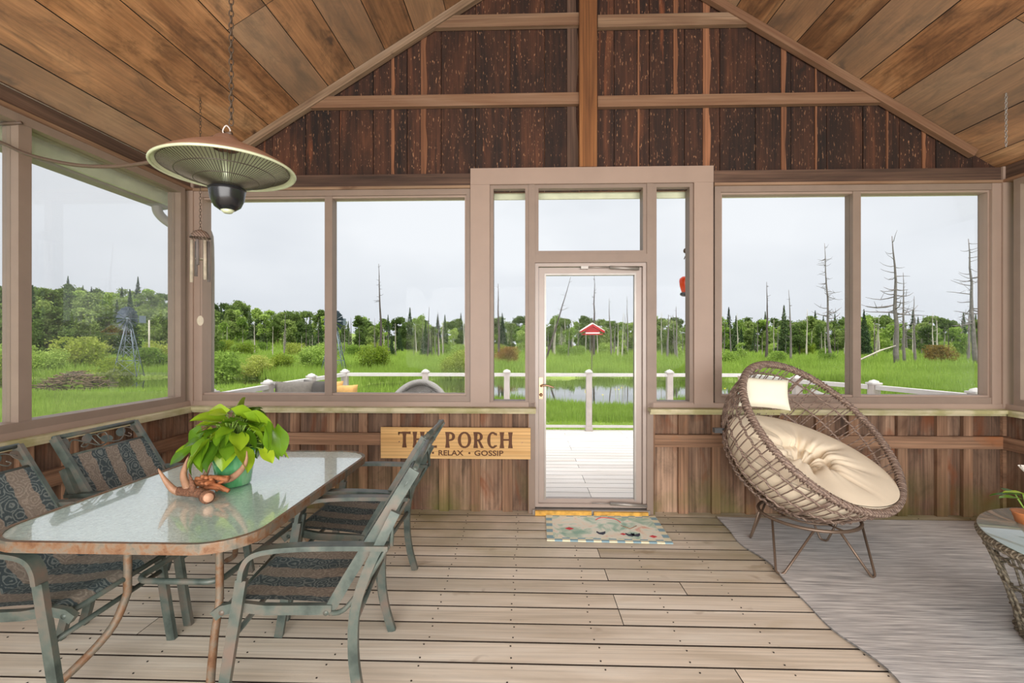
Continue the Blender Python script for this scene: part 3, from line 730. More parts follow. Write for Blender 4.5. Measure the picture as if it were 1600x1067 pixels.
x, y = fan(9000, 17, 34); k = keep(x, y, 9); x, y = x[k], y[k]; parts.append(blades(x, y, nr.uniform(0.35, 0.75, len(x)) * np.where((x < -9) & (y < 24), .35, 1.0), 0.045, 20, 0.25))
x, y = fan(7000, 30, 58); k = keep(x, y, 9); x, y = x[k], y[k]; parts.append(blades(x, y, nr.uniform(0.45, 0.95, len(x)), 0.09, 18, 0.45))
x, y = fan(5000, 55, 110); parts.append(blades(x, y, nr.uniform(0.5, 1.0, len(x)), 0.2, 14, 0.9))
V = np.concatenate(parts)
tag(link('meadow_grass', tri_object('meadow_grass', V, M['grass'])), 'tall bright green marsh grass all round the ponds', 'grass', kind='stuff')
x, y = fan(7000, 7.6, 13.2); k = (x > -4.2) & (x < 6); x, y = x[k], y[k]
tag(link('lawn_grass', tri_object('lawn_grass', blades(x, y, nr.uniform(0.04, 0.11, len(x)), 0.02, 18, 0.1), M['lawn'])), 'short pale lawn grass just beyond the deck', 'grass', kind='stuff')

# ================================================================== VEGETATION (things)
def leaf_tris(C, size, up=0.0):
    n = len(C); a = nr.normal(size=(n, 3)); a[:, 2] *= (1 - up); a /= np.linalg.norm(a, axis=1)[:, None]
    b = nr.normal(size=(n, 3)); b -= (b * a).sum(1)[:, None] * a; b /= np.linalg.norm(b, axis=1)[:, None]
    s = (size * nr.uniform(0.6, 1.3, n))[:, None]
    return np.stack([C - a * s * .6 - b * s * .35, C + a * s * .6 - b * s * .2, C + b * s * .7], 1).reshape(-1, 3)
def crown_broad(H, Rw, n, size, base=0.18, lobes=11):
    cs_ = []
    for i in range(lobes):
        z = H * (base + (1 - base) * nr.uniform(0.12, 0.88)); rr_ = Rw * math.sin(math.pi * min(1, max(0.15, (z / H - base) / (1 - base)))) ** .6
        a = nr.uniform(0, 2 * np.pi); q = nr.uniform(.2, .75) * rr_
        cs_.append((q * math.cos(a), q * math.sin(a), z, Rw * nr.uniform(.32, .52)))
    cs_ = np.array(cs_); id_ = nr.integers(0, lobes, n); d = nr.normal(size=(n, 3)); d /= np.linalg.norm(d, axis=1)[:, None]
    r_ = cs_[id_, 3] * nr.uniform(0.45, 1.0, n) * (1 + .5 * (nr.random(n) > .85)); P = cs_[id_, :3] + d * r_[:, None] * np.array([1, 1, .8])
    P[:, 2] = np.clip(P[:, 2], 0.05, H); return leaf_tris(P, size)
def crown_spruce(H, Rw, n, size):
    z = nr.random(n) ** 1.25; tier = np.floor(z * 16) / 16; fz = (z - tier) * 16
    rmax = Rw * nr.uniform(.75, 1.3, n) * (1 - z) ** 1.1 * (0.62 + 0.38 * (1 - fz)) + 0.04; r_ = rmax * nr.uniform(0.35, 1, n) ** .6; a = nr.uniform(0, 2 * np.pi, n) 
    r_ *= 0.8 + 0.25 * np.sin(a * 5 + tier * 40)
    P = np.stack([r_ * np.cos(a), r_ * np.sin(a), H * (0.08 + 0.92 * z) - r_ * .25], 1)
    return leaf_tris(P, size * (1.1 - .8 * z), 0.5)
def trunk_mesh(H, r0, lean=0.0, nbr=0, brl=1.0, mat=None, top=0.15, seed=0, down=False, start=.25):
    g = random.Random(seed); m = MB(); pts = []; x = y = 0.0
    n = 9
    for i in range(n + 1):
        f = i / n; pts.append((x + lean * H * f, y, H * f)); x += g.uniform(-.012, .012) * H * .6; y += g.uniform(-.012, .012) * H * .6
    rad_ = [r0 * (1 - (1 - top) * (i / n)) for i in range(n + 1)]
    m.tube(pts, rad_, 6)
    for k in range(nbr):
        f = g.uniform(start, 0.97); i = f * n; i0 = min(int(i), n - 1); p = Vector(pts[i0]).lerp(Vector(pts[i0 + 1]), i - i0)
        a = g.uniform(0, 2 * math.pi); L = brl * g.uniform(.35, 1) * (1.15 - f * .75); e = g.uniform(-.25, .35) if not down else g.uniform(-.5, .2)
        d = Vector((math.cos(a), math.sin(a) * .7, e)); q = [p]
        for j in range(4):
            q.append(q[-1] + d * L / 4); d = (d + Vector((g.uniform(-.3, .3), g.uniform(-.3, .3), g.uniform(-.1, .4)))).normalized()
        r1 = max(r0 * .36 * (1.15 - f), r0 * .14); m.tube(q, [r1, r1 * .8, r1 * .6, r1 * .45, r1 * .25], 4)
        if L > brl * .5:
            q2 = [q[2], q[2] + Vector((g.uniform(-.3, .3), g.uniform(-.3, .3), g.uniform(.1, .35))) * L, ]; m.tube(q2, [r1 * .5, r1 * .2], 3)
    return m.mesh('trunk', mat or M['snag'])
def tree(name, label, cat, x, y, protos, s=1.0, group=None, sz=None):
    cm, tm = protos
    z = float(ground_z(np.array([x]), np.array([y]))[0])
    o = thing(name, label, cat, (x, y, z), rnd.uniform(0, 6.28), group); o.scale = (s, s, sz or s)
    link('crown', cm, o); link('trunk', tm, o); return o
B = []; B2 = []; SP = []
for i in range(4): B.append((tri_object('crown', crown_broad(8, 2.1, 3600, .30, .04, 16), M['broad']), trunk_mesh(6.5, .13, mat=M['bark'], seed=i, nbr=3)))
for i in range(4): B2.append((tri_object('crown', crown_broad(7, 1.6, 2200, .26, .10, 14), M['broad2']), trunk_mesh(6.0, .09, mat=M['birch'], seed=20 + i, nbr=4)))
for i in range(4): SP.append((tri_object('crown', crown_spruce(9, 1.9, 2400, .34), M['spruce']), trunk_mesh(8.8, .12, mat=M['bark'], seed=40 + i)))
def at(px, Y): return Xb(px, Y), Y
cnt = 0
g_ = random.Random(3)
# far treeline across the whole width
for layer, (Yd, step, hs) in enumerate(((104, 15.0, 1.12), (92, 16.0, 0.95), (84, 23.0, .72))):
    px = -260
    while px < 1860:
        X, Y = at(px + g_.uniform(-6, 6), Yd + g_.uniform(-5, 5)); px += step * g_.uniform(.7, 1.3)
        hill = 1.0 + (0.12 if px < 330 else 0)
        q = g_.random(); s = hs * g_.uniform(.8, 1.12) * hill
        if q < .38: tree('leafy_tree', 'rounded dark green leafy tree in the continuous far treeline', 'tree', X, Y, g_.choice(B), s * .92, 'dark leafy trees of the far treeline')
        elif q < .82: tree('light_tree', 'light green airy tree with pale stem in the far treeline', 'tree', X, Y, g_.choice(B2), s, 'light green trees of the far treeline')
        else: tree('spruce_tree', 'narrow dark spruce with pointed top in the far treeline', 'tree', X, Y, g_.choice(SP), s * .9, 'pointed spruces of the far treeline')
# wooded hill at the left, nearer
for i in range(95):
    px = g_.uniform(-330, 330); Yd = g_.uniform(44, 84); X, Y = at(px, Yd)
    if -X < 27: continue
    p = g_.choice(B + B2[:1] + SP[:2]); tree('hillside_tree', 'dense green tree on the wooded rise at the left', 'tree', X, Y, p, g_.uniform(.62, .95) * (.55 + Yd / 130), 'trees on the wooded rise at the left')
# right mid trees (nearer, brighter)
for px, Y, p, s, lab in ((1395, 60, B2[0], .72, 'bright green small tree left of the big forked snag'), (1555, 52, B[1], .74, 'rounded green tree behind the rightmost snag'), (1350, 62, SP[1], .72, 'small dark spruce just right of the right window mullion'),
                         (1250, 62, B[2], .6, 'green bushy tree left of the tall thin snag'), (1150, 60, SP[0], .62, 'dark spruce at the left edge of the right windows'), (1225, 64, SP[3], .80, 'taller ragged spruce behind the egg chair'),
                         (1160, 50, B2[2], .36, 'low bright tree in the meadow above the egg chair'), (1450, 58, B[0], .55, 'mid green tree right of the big forked snag'), (1500, 60, B2[3], .66, 'light green tree left of the rightmost snag'),
                         (890, 62, B2[1], .62, 'light green tree seen at the left of the door pane'), (975, 58, B2[2], .42, 'small bright tree right of the red feeder'), (785, 66, SP[2], .7, 'ragged spruce seen through the left sidelight'),
                         (665, 58, SP[1], .55, 'dark green spruce left of the door casing'), (612, 56, SP[2], .36, 'short conical evergreen at the meadow edge'), (1050, 60, B[3], .6, 'bushy green tree seen through the right sidelight')):
    X, Y = at(px, Y); tree('meadow_tree', lab, 'tree', X, Y, p, s)
# thin pale trunks
tk = [trunk_mesh(5.5, .12, lean=l, nbr=5, brl=.8, mat=m_, seed=60 + i) for i, (l, m_) in enumerate(((0.02, M['birch']), (-.05, M['birch']), (.07, M['snag']), (.0, M['snag']), (-.02, M['snag_d'])))]
for i in range(210):
    px = g_.uniform(300, 1620) if i > 14 else g_.uniform(60, 300); X, Y = at(px, g_.uniform(52, 80)); s = g_.uniform(.45, 1.15)
    o = link('dead_sapling', g_.choice(tk), loc=(X, Y, GZ - .05)); o.scale = (s * .8, s * .8, s); o.rotation_euler = (0, 0, g_.uniform(0, 6.28))
    tag(o, 'thin bare pale trunk standing at the foot of the treeline', 'dead tree', 'thin bare trunks along the treeline')
# named snags: px, Y, top py, lean, branches, branch length, radius, material
SN_ = [(596, 60, 412, .0, 14, 1.4, .2, 'snag_d', 'tall thin bare snag standing right of the windmill, left windows'), (523, 62, 428, .0, 10, 3.0, .16, 'snag', 'bare snag partly hidden by the left windows mullion'),
       (779, 50, 442, .0, 5, .8, .16, 'snag_d', 'bare dark snag in the left sidelight'), (852, 46, 432, .28, 8, 1.6, .12, 'snag_d', 'leaning bare snag at the left of the door pane'),
       (928, 56, 430, -.01, 26, .7, .16, 'snag_d', 'straight bristly snag above the red feeder'), (956, 60, 466, -.06, 4, .9, .14, 'snag', 'short bare snag right of the red feeder'),
       (981, 60, 462, .0, 8, .5, .12, 'snag', 'thin snag at the right of the door pane'), (1042, 52, 490, .04, 6, 1.5, .17, 'snag', 'pale crooked snag in the right sidelight'), (1058, 50, 478, .0, 14, 1.0, .14, 'snag', 'grey snag beside the crooked one in the right sidelight'),
       (1197, 48, 440, -.01, 14, .9, .16, 'snag_d', 'slim dark snag nearest left above the egg chair'), (1236, 47, 452, -.01, 10, .9, .15, 'snag', 'grey snag second from left above the egg chair'),
       (1298, 46, 378, -.04, 48, 2.0, .16, 'snag', 'tall tapering snag just left of the right mullion'), (1402, 40, 368, -.03, 26, 3.6, .23, 'snag', 'big forked snag with long bare limbs, right window'),
       (1413, 42, 425, .0, 20, 2.4, .14, 'snag', 'shorter snag against the big forked one'), (1430, 45, 462, -.03, 12, 1.2, .14, 'snag', 'low dark snag right of the forked pair'),
       (1527, 38, 372, -.05, 32, 3.2, .2, 'snag', 'leaning grey snag near the right window post'), (1512, 46, 460, .05, 14, 2.2, .14, 'snag', 'slim slanting snag left of the rightmost one'),
       (1338, 52, 445, 0, 10, 2.4, .12, 'snag', 'thin snag hidden beside the right mullion'), (398, 62, 500, 0, 6, 1, .1, 'birch', 'pale bare pole tree in the left half of the left windows'), (1465, 50, 500, 0, 6, 1, .12, 'birch', 'short broken pale stump tree in the right window')]
for i, (px, Y, top, ln, nb, bl, r0, mt, lab) in enumerate(SN_):
    X, Y = at(px, Y); H = Zp(top, X, Y) - GZ
    o = link('snag', trunk_mesh(H, r0, ln, nb, bl, M[mt], .12, 200 + i, down=(mt == 'snag'), start=.35), loc=(X, Y, GZ - .05)); tag(o, lab, 'dead tree')
X, Y = at(1400, 38); o = MB().tube([(X - 4.2, Y, GZ + .1), (X - 1, Y + .3, GZ + 1.5), (X + .3, Y + .4, GZ + 1.9)], [.08, .07, .03], 6).build('fallen_trunk', M['birch']); tag(o, 'fallen pale trunk leaning against the big forked snag', 'log')
# shrubs
SH = [(tri_object('crown', crown_broad(2.2, 1.7, 4200, .12, .0, 16), M['shrub']), trunk_mesh(1.3, .04, nbr=4, brl=.8, mat=M['bark'], seed=90 + i)) for i in range(3)]
SG = [(tri_object('crown', crown_broad(2.2, 1.6, 4200, .12, .0, 14), M['broad2']), trunk_mesh(1.3, .04, nbr=4, brl=.8, mat=M['bark'], seed=95 + i)) for i in range(3)]
SA = (tri_object('crown', crown_broad(2.2, 1.5, 3000, .12, .0, 12), M['autumn']), trunk_mesh(1.3, .04, nbr=4, mat=M['bark'], seed=99))
for px, Y, p, s, lab in ((128, 33, SH[0], 1.15, 'large rounded yellow-green shrub above the left pond'), (95, 40, SH[1], .9, 'flat-topped yellow-green shrub left of the large rounded one'), (70, 30, SG[1], .8, 'green shrub on the pond bank beside the left mullion'),
                         (175, 28, SH[2], .8, 'yellow-green shrub left of the windmill foot'), (232, 32, SG[0], .8, 'leafy shrub right of the windmill'), (255, 36, SH[1], 1.0, 'pale flowering shrub by the left corner post'), (20, 30, SG[2], .95, 'green shrub seen in the leftmost pane'),
                         (-30, 26, SH[0], 1.0, 'yellow-green shrub beyond the leftmost pane'), (325, 27, SG[1], 1.0, 'tall light green shrub beside the corner post, left window'), (352, 30, SG[0], .7, 'small light shrub right of the tall one'), (400, 29, SH[2], .62, 'low sprawling shrub in the left window'),
                         (440, 32, SH[1], .62, 'low yellow shrub in the middle of the left window'), (490, 33, SG[2], .85, 'green shrub left of the far windmill'), (586, 34, SH[0], .85, 'rounded pale shrub right of the far windmill'), (715, 30, SH[2], .75, 'yellowish shrub at the right edge of the left windows'),
                         (795, 40, SA, .8, 'yellow-red shrub in the left sidelight'), (1215, 44, SG[0], .6, 'small green shrub in the meadow above the egg chair'), (1290, 46, SG[1], .55, 'greyish green round shrub under the tall snag'), (1465, 42, SA, .85, 'reddish green shrub right of the forked snags'),
                         (1105, 40, SG[2], .7, 'green shrub hidden behind the right casing'), (1140, 42, SG[1], .7, 'light green shrub at the left edge of the right windows')):
    X, Y = at(px, Y); tree('marsh_shrub', lab, 'shrub', X, Y, p, s)
# small far shrubs at the treeline foot
for i in range(70):
    px = g_.uniform(60, 1600); X, Y = at(px, g_.uniform(58, 76)); tree('edge_shrub', 'low rounded shrub at the foot of the far treeline', 'shrub', X, Y, g_.choice(SG + SH[:1]), g_.uniform(.5, 1.0), 'low shrubs at the foot of the treeline')
# brushwood mound in left pond
m = MB(); X, Y = at(118, 24.5)
for i in range(160):
    a = g_.uniform(0, 6.28); d = g_.uniform(0, 1) ** .5 * 1.8; p = Vector((X + d * math.cos(a), Y + d * .5 * math.sin(a), GZ - .12 + .75 * (1 - d / 1.8))); v = Vector((g_.uniform(-1, 1), g_.uniform(-.6, .6), g_.uniform(-.25, .3))) * .5
    m.tube([p - v, p + v], g_.uniform(.012, .03), 4)
tag(m.build('brush_pile', M['brush']), 'heap of grey sticks at the edge of the left pond', 'brush pile', kind='stuff')
# irises by the near bank
pet = MB()
for k in range(3): pet.grid(lambda u, v, k=k: (math.cos(k * 2.1 + (v - .5) * .9) * u * .05, math.sin(k * 2.1 + (v - .5) * .9) * u * .05, .02 * math.sin(3.1 * u)), 4, 4)
pet = pet.mesh('petals', M['iris']); stm = MB().tube([(0, 0, -.6), (0.01, 0, 0)], .005, 4).mesh('stem', M['grass'])
for i in range(22):
    px = g_.choice([g_.uniform(900, 990), g_.uniform(915, 975), g_.uniform(1000, 1080), g_.uniform(1100, 1200)]); X, Y = at(px, g_.uniform(15.0, 16.8))
    o = thing('yellow_iris', 'small yellow iris bloom in the tall grass on the near pond bank', 'flower', (X, Y, GZ + g_.uniform(.42, .6)), group='yellow irises on the near bank')
    link('petals', pet, o); link('stem', stm, o)

# ================================================================== WINDMILLS
def windmill(label, px, Y, hub_py, base_half, rz, rot):
    X, Y = at(px, Y); H = Zp(hub_py, X, Y) - GZ; o = thing('windmill', label, 'windmill', (X, Y, GZ), rz)
    m = MB(); c4 = [(base_half * a, base_half * b) for a, b in ((1, 1), (-1, 1), (-1, -1), (1, -1))]; lv = [0, .28, .52, .72, .88, 1.0]
    for a, b in c4: MB; m.tube([(a, b, 0), (a * .1, b * .1, H)], .028, 5)
    for i, f in enumerate(lv[:-1]):
        k0, k1 = 1 - .9 * f, 1 - .9 * lv[i + 1]
        for j in range(4):
            a, b = c4[j], c4[(j + 1) % 4]
            if i: m.tube([(a[0] * k0, a[1] * k0, H * f), (b[0] * k0, b[1] * k0, H * f)], .014, 4)
            m.tube([(a[0] * k0, a[1] * k0, H * f), (b[0] * k1, b[1] * k1, H * lv[i + 1])], .011, 4)
            m.tube([(b[0] * k0, b[1] * k0, H * f), (a[0] * k1, a[1] * k1, H * lv[i + 1])], .011, 4)
    m.build('tower', M['steel'], o)
    wh = bpy.data.objects.new('wheel', None); COL.objects.link(wh); wh.parent = o; wh.location = (0, -.22, H + .05); wh.rotation_euler = (0, 0, rot)
    hb = MB().tube([(0, .4, 0), (0, -.06, 0)], .05, 8).mesh('hub', M['steel']); link('hub', hb, wh)
    bl = MB(); bl.add([(-.03, -.02, .14), (.03, .02, .14), (.13, .05, .74), (-.13, -.05, .74)], [(0, 1, 2, 3)]); bl.add([(-.03, -.012, .14), (.03, .028, .14), (.13, .058, .74), (-.13, -.042, .74)], [(3, 2, 1, 0)])
    bl = bl.mesh('blade', M['steel_d'])
    for k in range(14):
        b_ = link('blade', bl, wh); b_.rotation_euler = (0, 2 * math.pi * k / 14, 0)
    tl = MB(); tl.tube([(0, 0, H + .05), (.0, .8, H + .05)], .02, 5); tl.box(-.01, .01, .75, 1.25, H - .18, H + .28); tlo = tl.build('tail_vane', M['steel'], o); tlo.rotation_euler = (0, 0, rot)
windmill('steel windmill with dark blades above the left pond', 201, 28.5, 499, .62, .4, -.45)
windmill('green-grey windmill half hidden behind the left mullion', 522, 30, 503, .72, .2, -.45)
X, Y = at(233, 34); o = MB().tube([(X, Y, GZ), (X, Y, Zp(500, X, Y))], .06, 6).build('utility_pole', M['birch']); tag(o, 'plain pale pole right of the windmill', 'pole')

# ================================================================== OUTER DECK FURNITURE
RH = 0.92
rl = thing('deck_railing', 'pale painted deck railing with capped posts and clear panels', 'railing', (0, 0, 0))
def rpost(x, y):
    p = MB(); p.box(x - .045, x + .045, y - .045, y + .045, 0, .94); p.box(x - .055, x + .055, y - .055, y + .055, 0, .06); pp = p.build('post', M['post_worn'], rl)
    c = MB(); c.box(x - .058, x + .058, y - .058, y + .058, .93, .95); c.lathe([(.055, .95), (.045, .968), (.0, .985)], 12, (x, y, 0)); c.build('post_cap', M['white_post'], pp)
def rail(a, b, panel=True, end_z=None):
    A_ = Vector((a[0], a[1], 0)); B_ = Vector((b[0], b[1], 0)); d = (B_ - A_).normalized(); L = (B_ - A_).length; nn = Vector((-d.y, d.x, 0))
    plank(rl, 'top_rail', (A_ + B_) / 2 + Vector((0, 0, .895)), d, nn, L - .09, .075, .05, M['white_post'])
    plank(rl, 'bottom_rail', (A_ + B_) / 2 + Vector((0, 0, .07)), d, nn, L - .09, .04, .035, M['white_post'])
    g0 = plank(rl, 'clear_panel', (A_ + B_) / 2 + Vector((0, 0, .48)), d, (0, 0, 1), L - .12, .78, .006, M['glass'])
YR = 7.42
Lp = [(-3.05, 3.3 + 0.0), (-3.05, 4.36), (-3.05, 5.40), (-3.02, 6.42)]
far = [(Xb(p, YR), YR) for p in (539, 665, 792, 920, 1046, 1170)]
Rp = [cw(3.83, 6.19), cw(4.24, 5.4), cw(4.48, 4.45)]
chn = [(-3.05, 4.36), (-3.05, 5.40), (-3.02, 6.42)] + far + [far[-1]]
chn = [(-3.05, 4.36), (-3.05, 5.36), (-3.02, 6.4)] + far + Rp
for p in chn: rpost(*p)
for a, b in zip(chn[:-1], chn[1:]): rail(a, b)
Ax = cw(3.9, 6.1); m = MB(); m.tube([(Ax[0] + .05, Ax[1], .78), (Ax[0] + .95, Ax[1] - .25, .35)], 1, flat=(.07, .045)); m.build('stair_rail', M['white_post'], rl)

# loveseat with pillows
def pillow_mesh(name, w_, h_, d_, mat, nn=18, pw=.55):
    m = MB()
    def fn(u, v, s):
        a, b = u * 2 - 1, v * 2 - 1; e = max(0.0, (1 - a ** 4)) ** pw * max(0.0, (1 - b ** 4)) ** pw
        sx = 1 - .06 * (1 - abs(a)) * abs(b) ** 2; pinch = 1 - .07 * (1 - b * b); pz = 1 - .07 * (1 - a * a)
        return (a * w_ / 2 * pinch, s * d_ / 2 * e, b * h_ / 2 * pz)
    m.grid(lambda u, v: fn(u, v, 1), nn, nn); m.grid(lambda u, v: fn(1 - u, v, -1), nn, nn)
    return m.mesh(name, mat)
lv = thing('wicker_loveseat', 'grey wicker outdoor loveseat against the deck railing, seen over the sill', 'sofa', (-2.32, 5.65, 0), R(0))
m = MB(); m.box(-.62, .62, -.38, .38, .10, .36); m.build('base', M['wick_l'], lv)
m = MB(); m.grid(lambda u, v: (-.62 + 1.24 * u, .30 + .10 * math.sin(math.pi * 2 * v) , .48 + .10 * (1 - abs(2 * u - 1) ** 4) * 1 - .12 * math.cos(2 * math.pi * v)), 20, 14, cv=True); m.build('backrest', M['wick_l'], lv)
for s_ in (-1, 1):
    MB().box(s_ * .62 - .06, s_ * .62 + .06, -.38, .38, .10, .58).build('armrest', M['wick_l'], lv)
    for yy in (-.33, .33): MB().box(s_ * .58 - .03, s_ * .58 + .03, yy - .03, yy + .03, 0, .10).build('leg', M['wick_d'], lv)
m = MB().box(-.54, .54, -.36, .22, .40, .54); m.build('seat_pad', M['greycloth'], lv)
for i, (px, py, Y, w_, h_, mt, rz, tl, lab) in enumerate(((452, 622, 5.35, .46, .42, 'greycloth', .3, .5, 'large grey cushion lying slanted on the loveseat'), (486, 620, 5.45, .44, .42, 'darkcloth', -.3, .35, 'dark grey cushion in the middle of the loveseat'),
                         (503, 622, 5.5, .40, .40, 'orangecloth', .2, .15, 'yellow cushion left of the mullion'), (531, 623, 5.5, .36, .36, 'orangecloth', -.1, .1, 'orange-yellow cushion right of the mullion'),
                         (476, 628, 5.25, .28, .26, 'cream', .1, .2, 'small round cream cushion on the loveseat'), (465, 634, 5.2, .24, .22, 'ivory', -.2, .2, 'tiny pale cushion at the front of the loveseat'))):
    Xc = Xb(px, Y); zc = .54 + h_ / 2 - .02 + (.02 if i < 4 else -.01); o = link('cushion', pillow_mesh('cushion', w_, h_, .16, M[mt]), loc=(Xc, Y + .12 if i < 4 else Y, zc)); o.rotation_euler = (-tl * .6, 0, rz); tag(o, lab, 'cushion')
# boulder / low planter left of the loveseat
m = MB(); m.grid(lambda u, v: (.30 * math.cos(6.283 * u) * math.sin(3.1416 * v) * (1 + .08 * math.sin(9 * u)), .25 * math.sin(6.283 * u) * math.sin(3.1416 * v), .40 + .41 * max(-.98, min(.8, math.cos(3.1416 * v) * 1.4)) + .02 * math.sin(20 * u)), 24, 14, cu=True)
o = m.build('garden_boulder', M['rock'], loc=(-2.62, 4.98, 0.0)); tag(o, 'flat-topped lichen grey boulder left of the loveseat', 'boulder')
# tub chair
tb = thing('wicker_tub_chair', 'pale round wicker tub chair outside the left window', 'chair', (Xb(653, 5.75), 5.75, 0), R(8))
m = MB()
def tub(u, v):
    a = math.pi * (-.15 + 1.3 * u); top = .50 + .38 * max(0, math.sin(a)) ** 1.3 ; z = .12 + (top - .12) * v; r_ = .30 + .10 * v
    return (r_ * math.cos(a), r_ * math.sin(a), z)
m.grid(tub, 30, 8); m.build('shell', M['wick_l'], tb)
MB().tube([tub(i / 40, 1) for i in range(41)], .045, 8).build('rolled_edge', M['wick_l'], tb)
MB().lathe([(.02, .10), (.31, .10), (.33, .34), (.3, .40), (0.02, .41)], 28).build('seat', M['greycloth'], tb)
for a in range(4): MB().tube([(.24 * math.cos(a * 1.57 + .78), .24 * math.sin(a * 1.57 + .78), 0), (.22 * math.cos(a * 1.57 + .78), .22 * math.sin(a * 1.57 + .78), .12)], .02, 6).build('leg', M['wick_d'], tb)
o = link('cushion', pillow_mesh('cushion', .38, .36, .15, M['darkcloth']), loc=(Xb(651, 5.85), 5.86, .62)); o.rotation_euler = (-.25, 0, R(6)); tag(o, 'square grey cushion in the pale tub chair', 'cushion')

# bird feeders
X, Y = at(925, YR + .12); fd = thing('bird_feeder', 'red house-shaped bird feeder seen through the door pane', 'bird feeder', (X, Y, Zp(523, X, Y)))
fd.scale = (1.25, 1.25, 1.25)
m = MB().box(-.13, .13, -.06, .06, 0, .012).build('tray', M['redpaint'], fd)
m = MB().prism([(-.155, .045), (0, .135), (.155, .045), (.15, .025), (0, .11), (-.15, .025)], -.07, .07, lambda a, b, c: (a, c, b)); m.build('roof', M['redpaint'], fd)
MB().prism([(-.09, .012), (.09, .012), (.09, .055), (0, .105), (-.09, .055)], -.045, .045, lambda a, b, c: (a, c, b)).build('house', M['redpaint'], fd)
MB().prism([(-.155, .047), (0, .139), (.155, .047), (.155, .055), (0, .155), (-.155, .055)], -.072, .072, lambda a, b, c: (a, c, b)).build('ridge_trim', M['whitep'], fd)
MB().box(-.09, .09, -.062, -.05, .014, .03).build('perch', M['whitep'], fd)
MB().tube([(.0, .02, -(fd.location.z + .8) / 1.25), (.0, .02, 0.0)], .006, 5).build('pole', M['chain'], fd)
X, Y = at(1071, 4.35); zc = Zp(447, X, Y); fe = thing('hummingbird_feeder', 'orange-red glass hummingbird feeder hanging outside the right sidelight', 'bird feeder', (X, Y, zc))
MB().lathe([(0, .09), (.03, .088), (.052, .07), (.056, .05), (.05, .0), (.035, -.05), (.03, -.06)], 20).build('bottle', M['orange'], fe)
MB().lathe([(0, -.06), (.045, -.06), (.05, -.08), (.03, -.095), (0, -.095)], 20).build('base', M['black'], fe)
m = MB(); m.tube([(0, 0, .09), (0, 0, 2.74 - zc)], .0025, 5); m.ball((0, 0, .33), .02, sc=(1, 1, 1.2)); m.tube(smooth_path([(0, 0, .22), (.018, 0, .25), (0, 0, .28), (-.012, 0, .25)], 4), .004, 5); m.build('hanger', M['chain'], fe)

# ================================================================== PORCH FURNITURE
# --- rug and mat
rx0, rx1, ry0, ry1 = 1.53, 3.66, 0.6, 3.76
m = MB(); nu, nv = 60, 40
def rugf(u, v, z):
    X = rx0 + (rx1 - rx0) * v; Y = ry0 + (ry1 - ry0) * u; e = (1 - v) ** 6
    X += e * (.018 * math.sin(Y * 7) + .01 * math.sin(Y * 13)); return (X - 2.6, Y - 2.2, z + e * .006 * (1 + math.sin(Y * 7)))
m.grid(lambda u, v: rugf(u, v, .009), nu, nv); m.grid(lambda u, v: rugf(u, 1 - v, .0015) if True else 0, nu, nv)
rug_o = m.build('area_rug', M['rug'], loc=(2.6, 2.2, 0)); tag(rug_o, 'grey flat-weave rug under the egg chair and wicker table', 'rug')
mt_ = thing('doormat', 'pale printed doormat with checked border and hens by the door', 'doormat', (0.60, 3.545, 0), R(-1.5))
m = MB(); m.box(-.445, .445, -.25, .25, .001, .009); m.build('mat_base', M['mat'], mt_)
for x_, y_, s_ in ((-.27, -.04, .035), (.33, -.15, .03), (.12, -.12, .025)):
    MB().prism([(x_ - s_, y_), (x_, y_ - s_ * .8), (x_ + s_, y_), (x_, y_ + s_ * .8)], .0095, .0102).build('red_flower_print', M['red'], mt_)
for x_, y_ in ((-.04, -.11), (.17, -.13), (.21, -.13)):
    MB().prism([(x_ - .035, y_ + .01), (x_ - .02, y_ - .02), (x_ + .01, y_ - .03), (x_ + .03, y_ - .005), (x_ + .035, y_ + .035), (x_ + .015, y_ + .02), (x_ - .01, y_ + .008), (x_ - .03, y_ + .035)], .0095, .0102).build('hen_print', M['hen'], mt_)
MB().tube([(.13, .04, .0095), (.19, -.02, .0095), (.25, .04, .0095)], .003, 4).build('line_print', M['stick'], mt_)
MB().tube(smooth_path([(-.05, .14, .0095), (0, .19, .0095), (.1, .17, .0095), (.14, .1, .0095)], 4), .004, 4).build('line_print', M['red'], mt_)

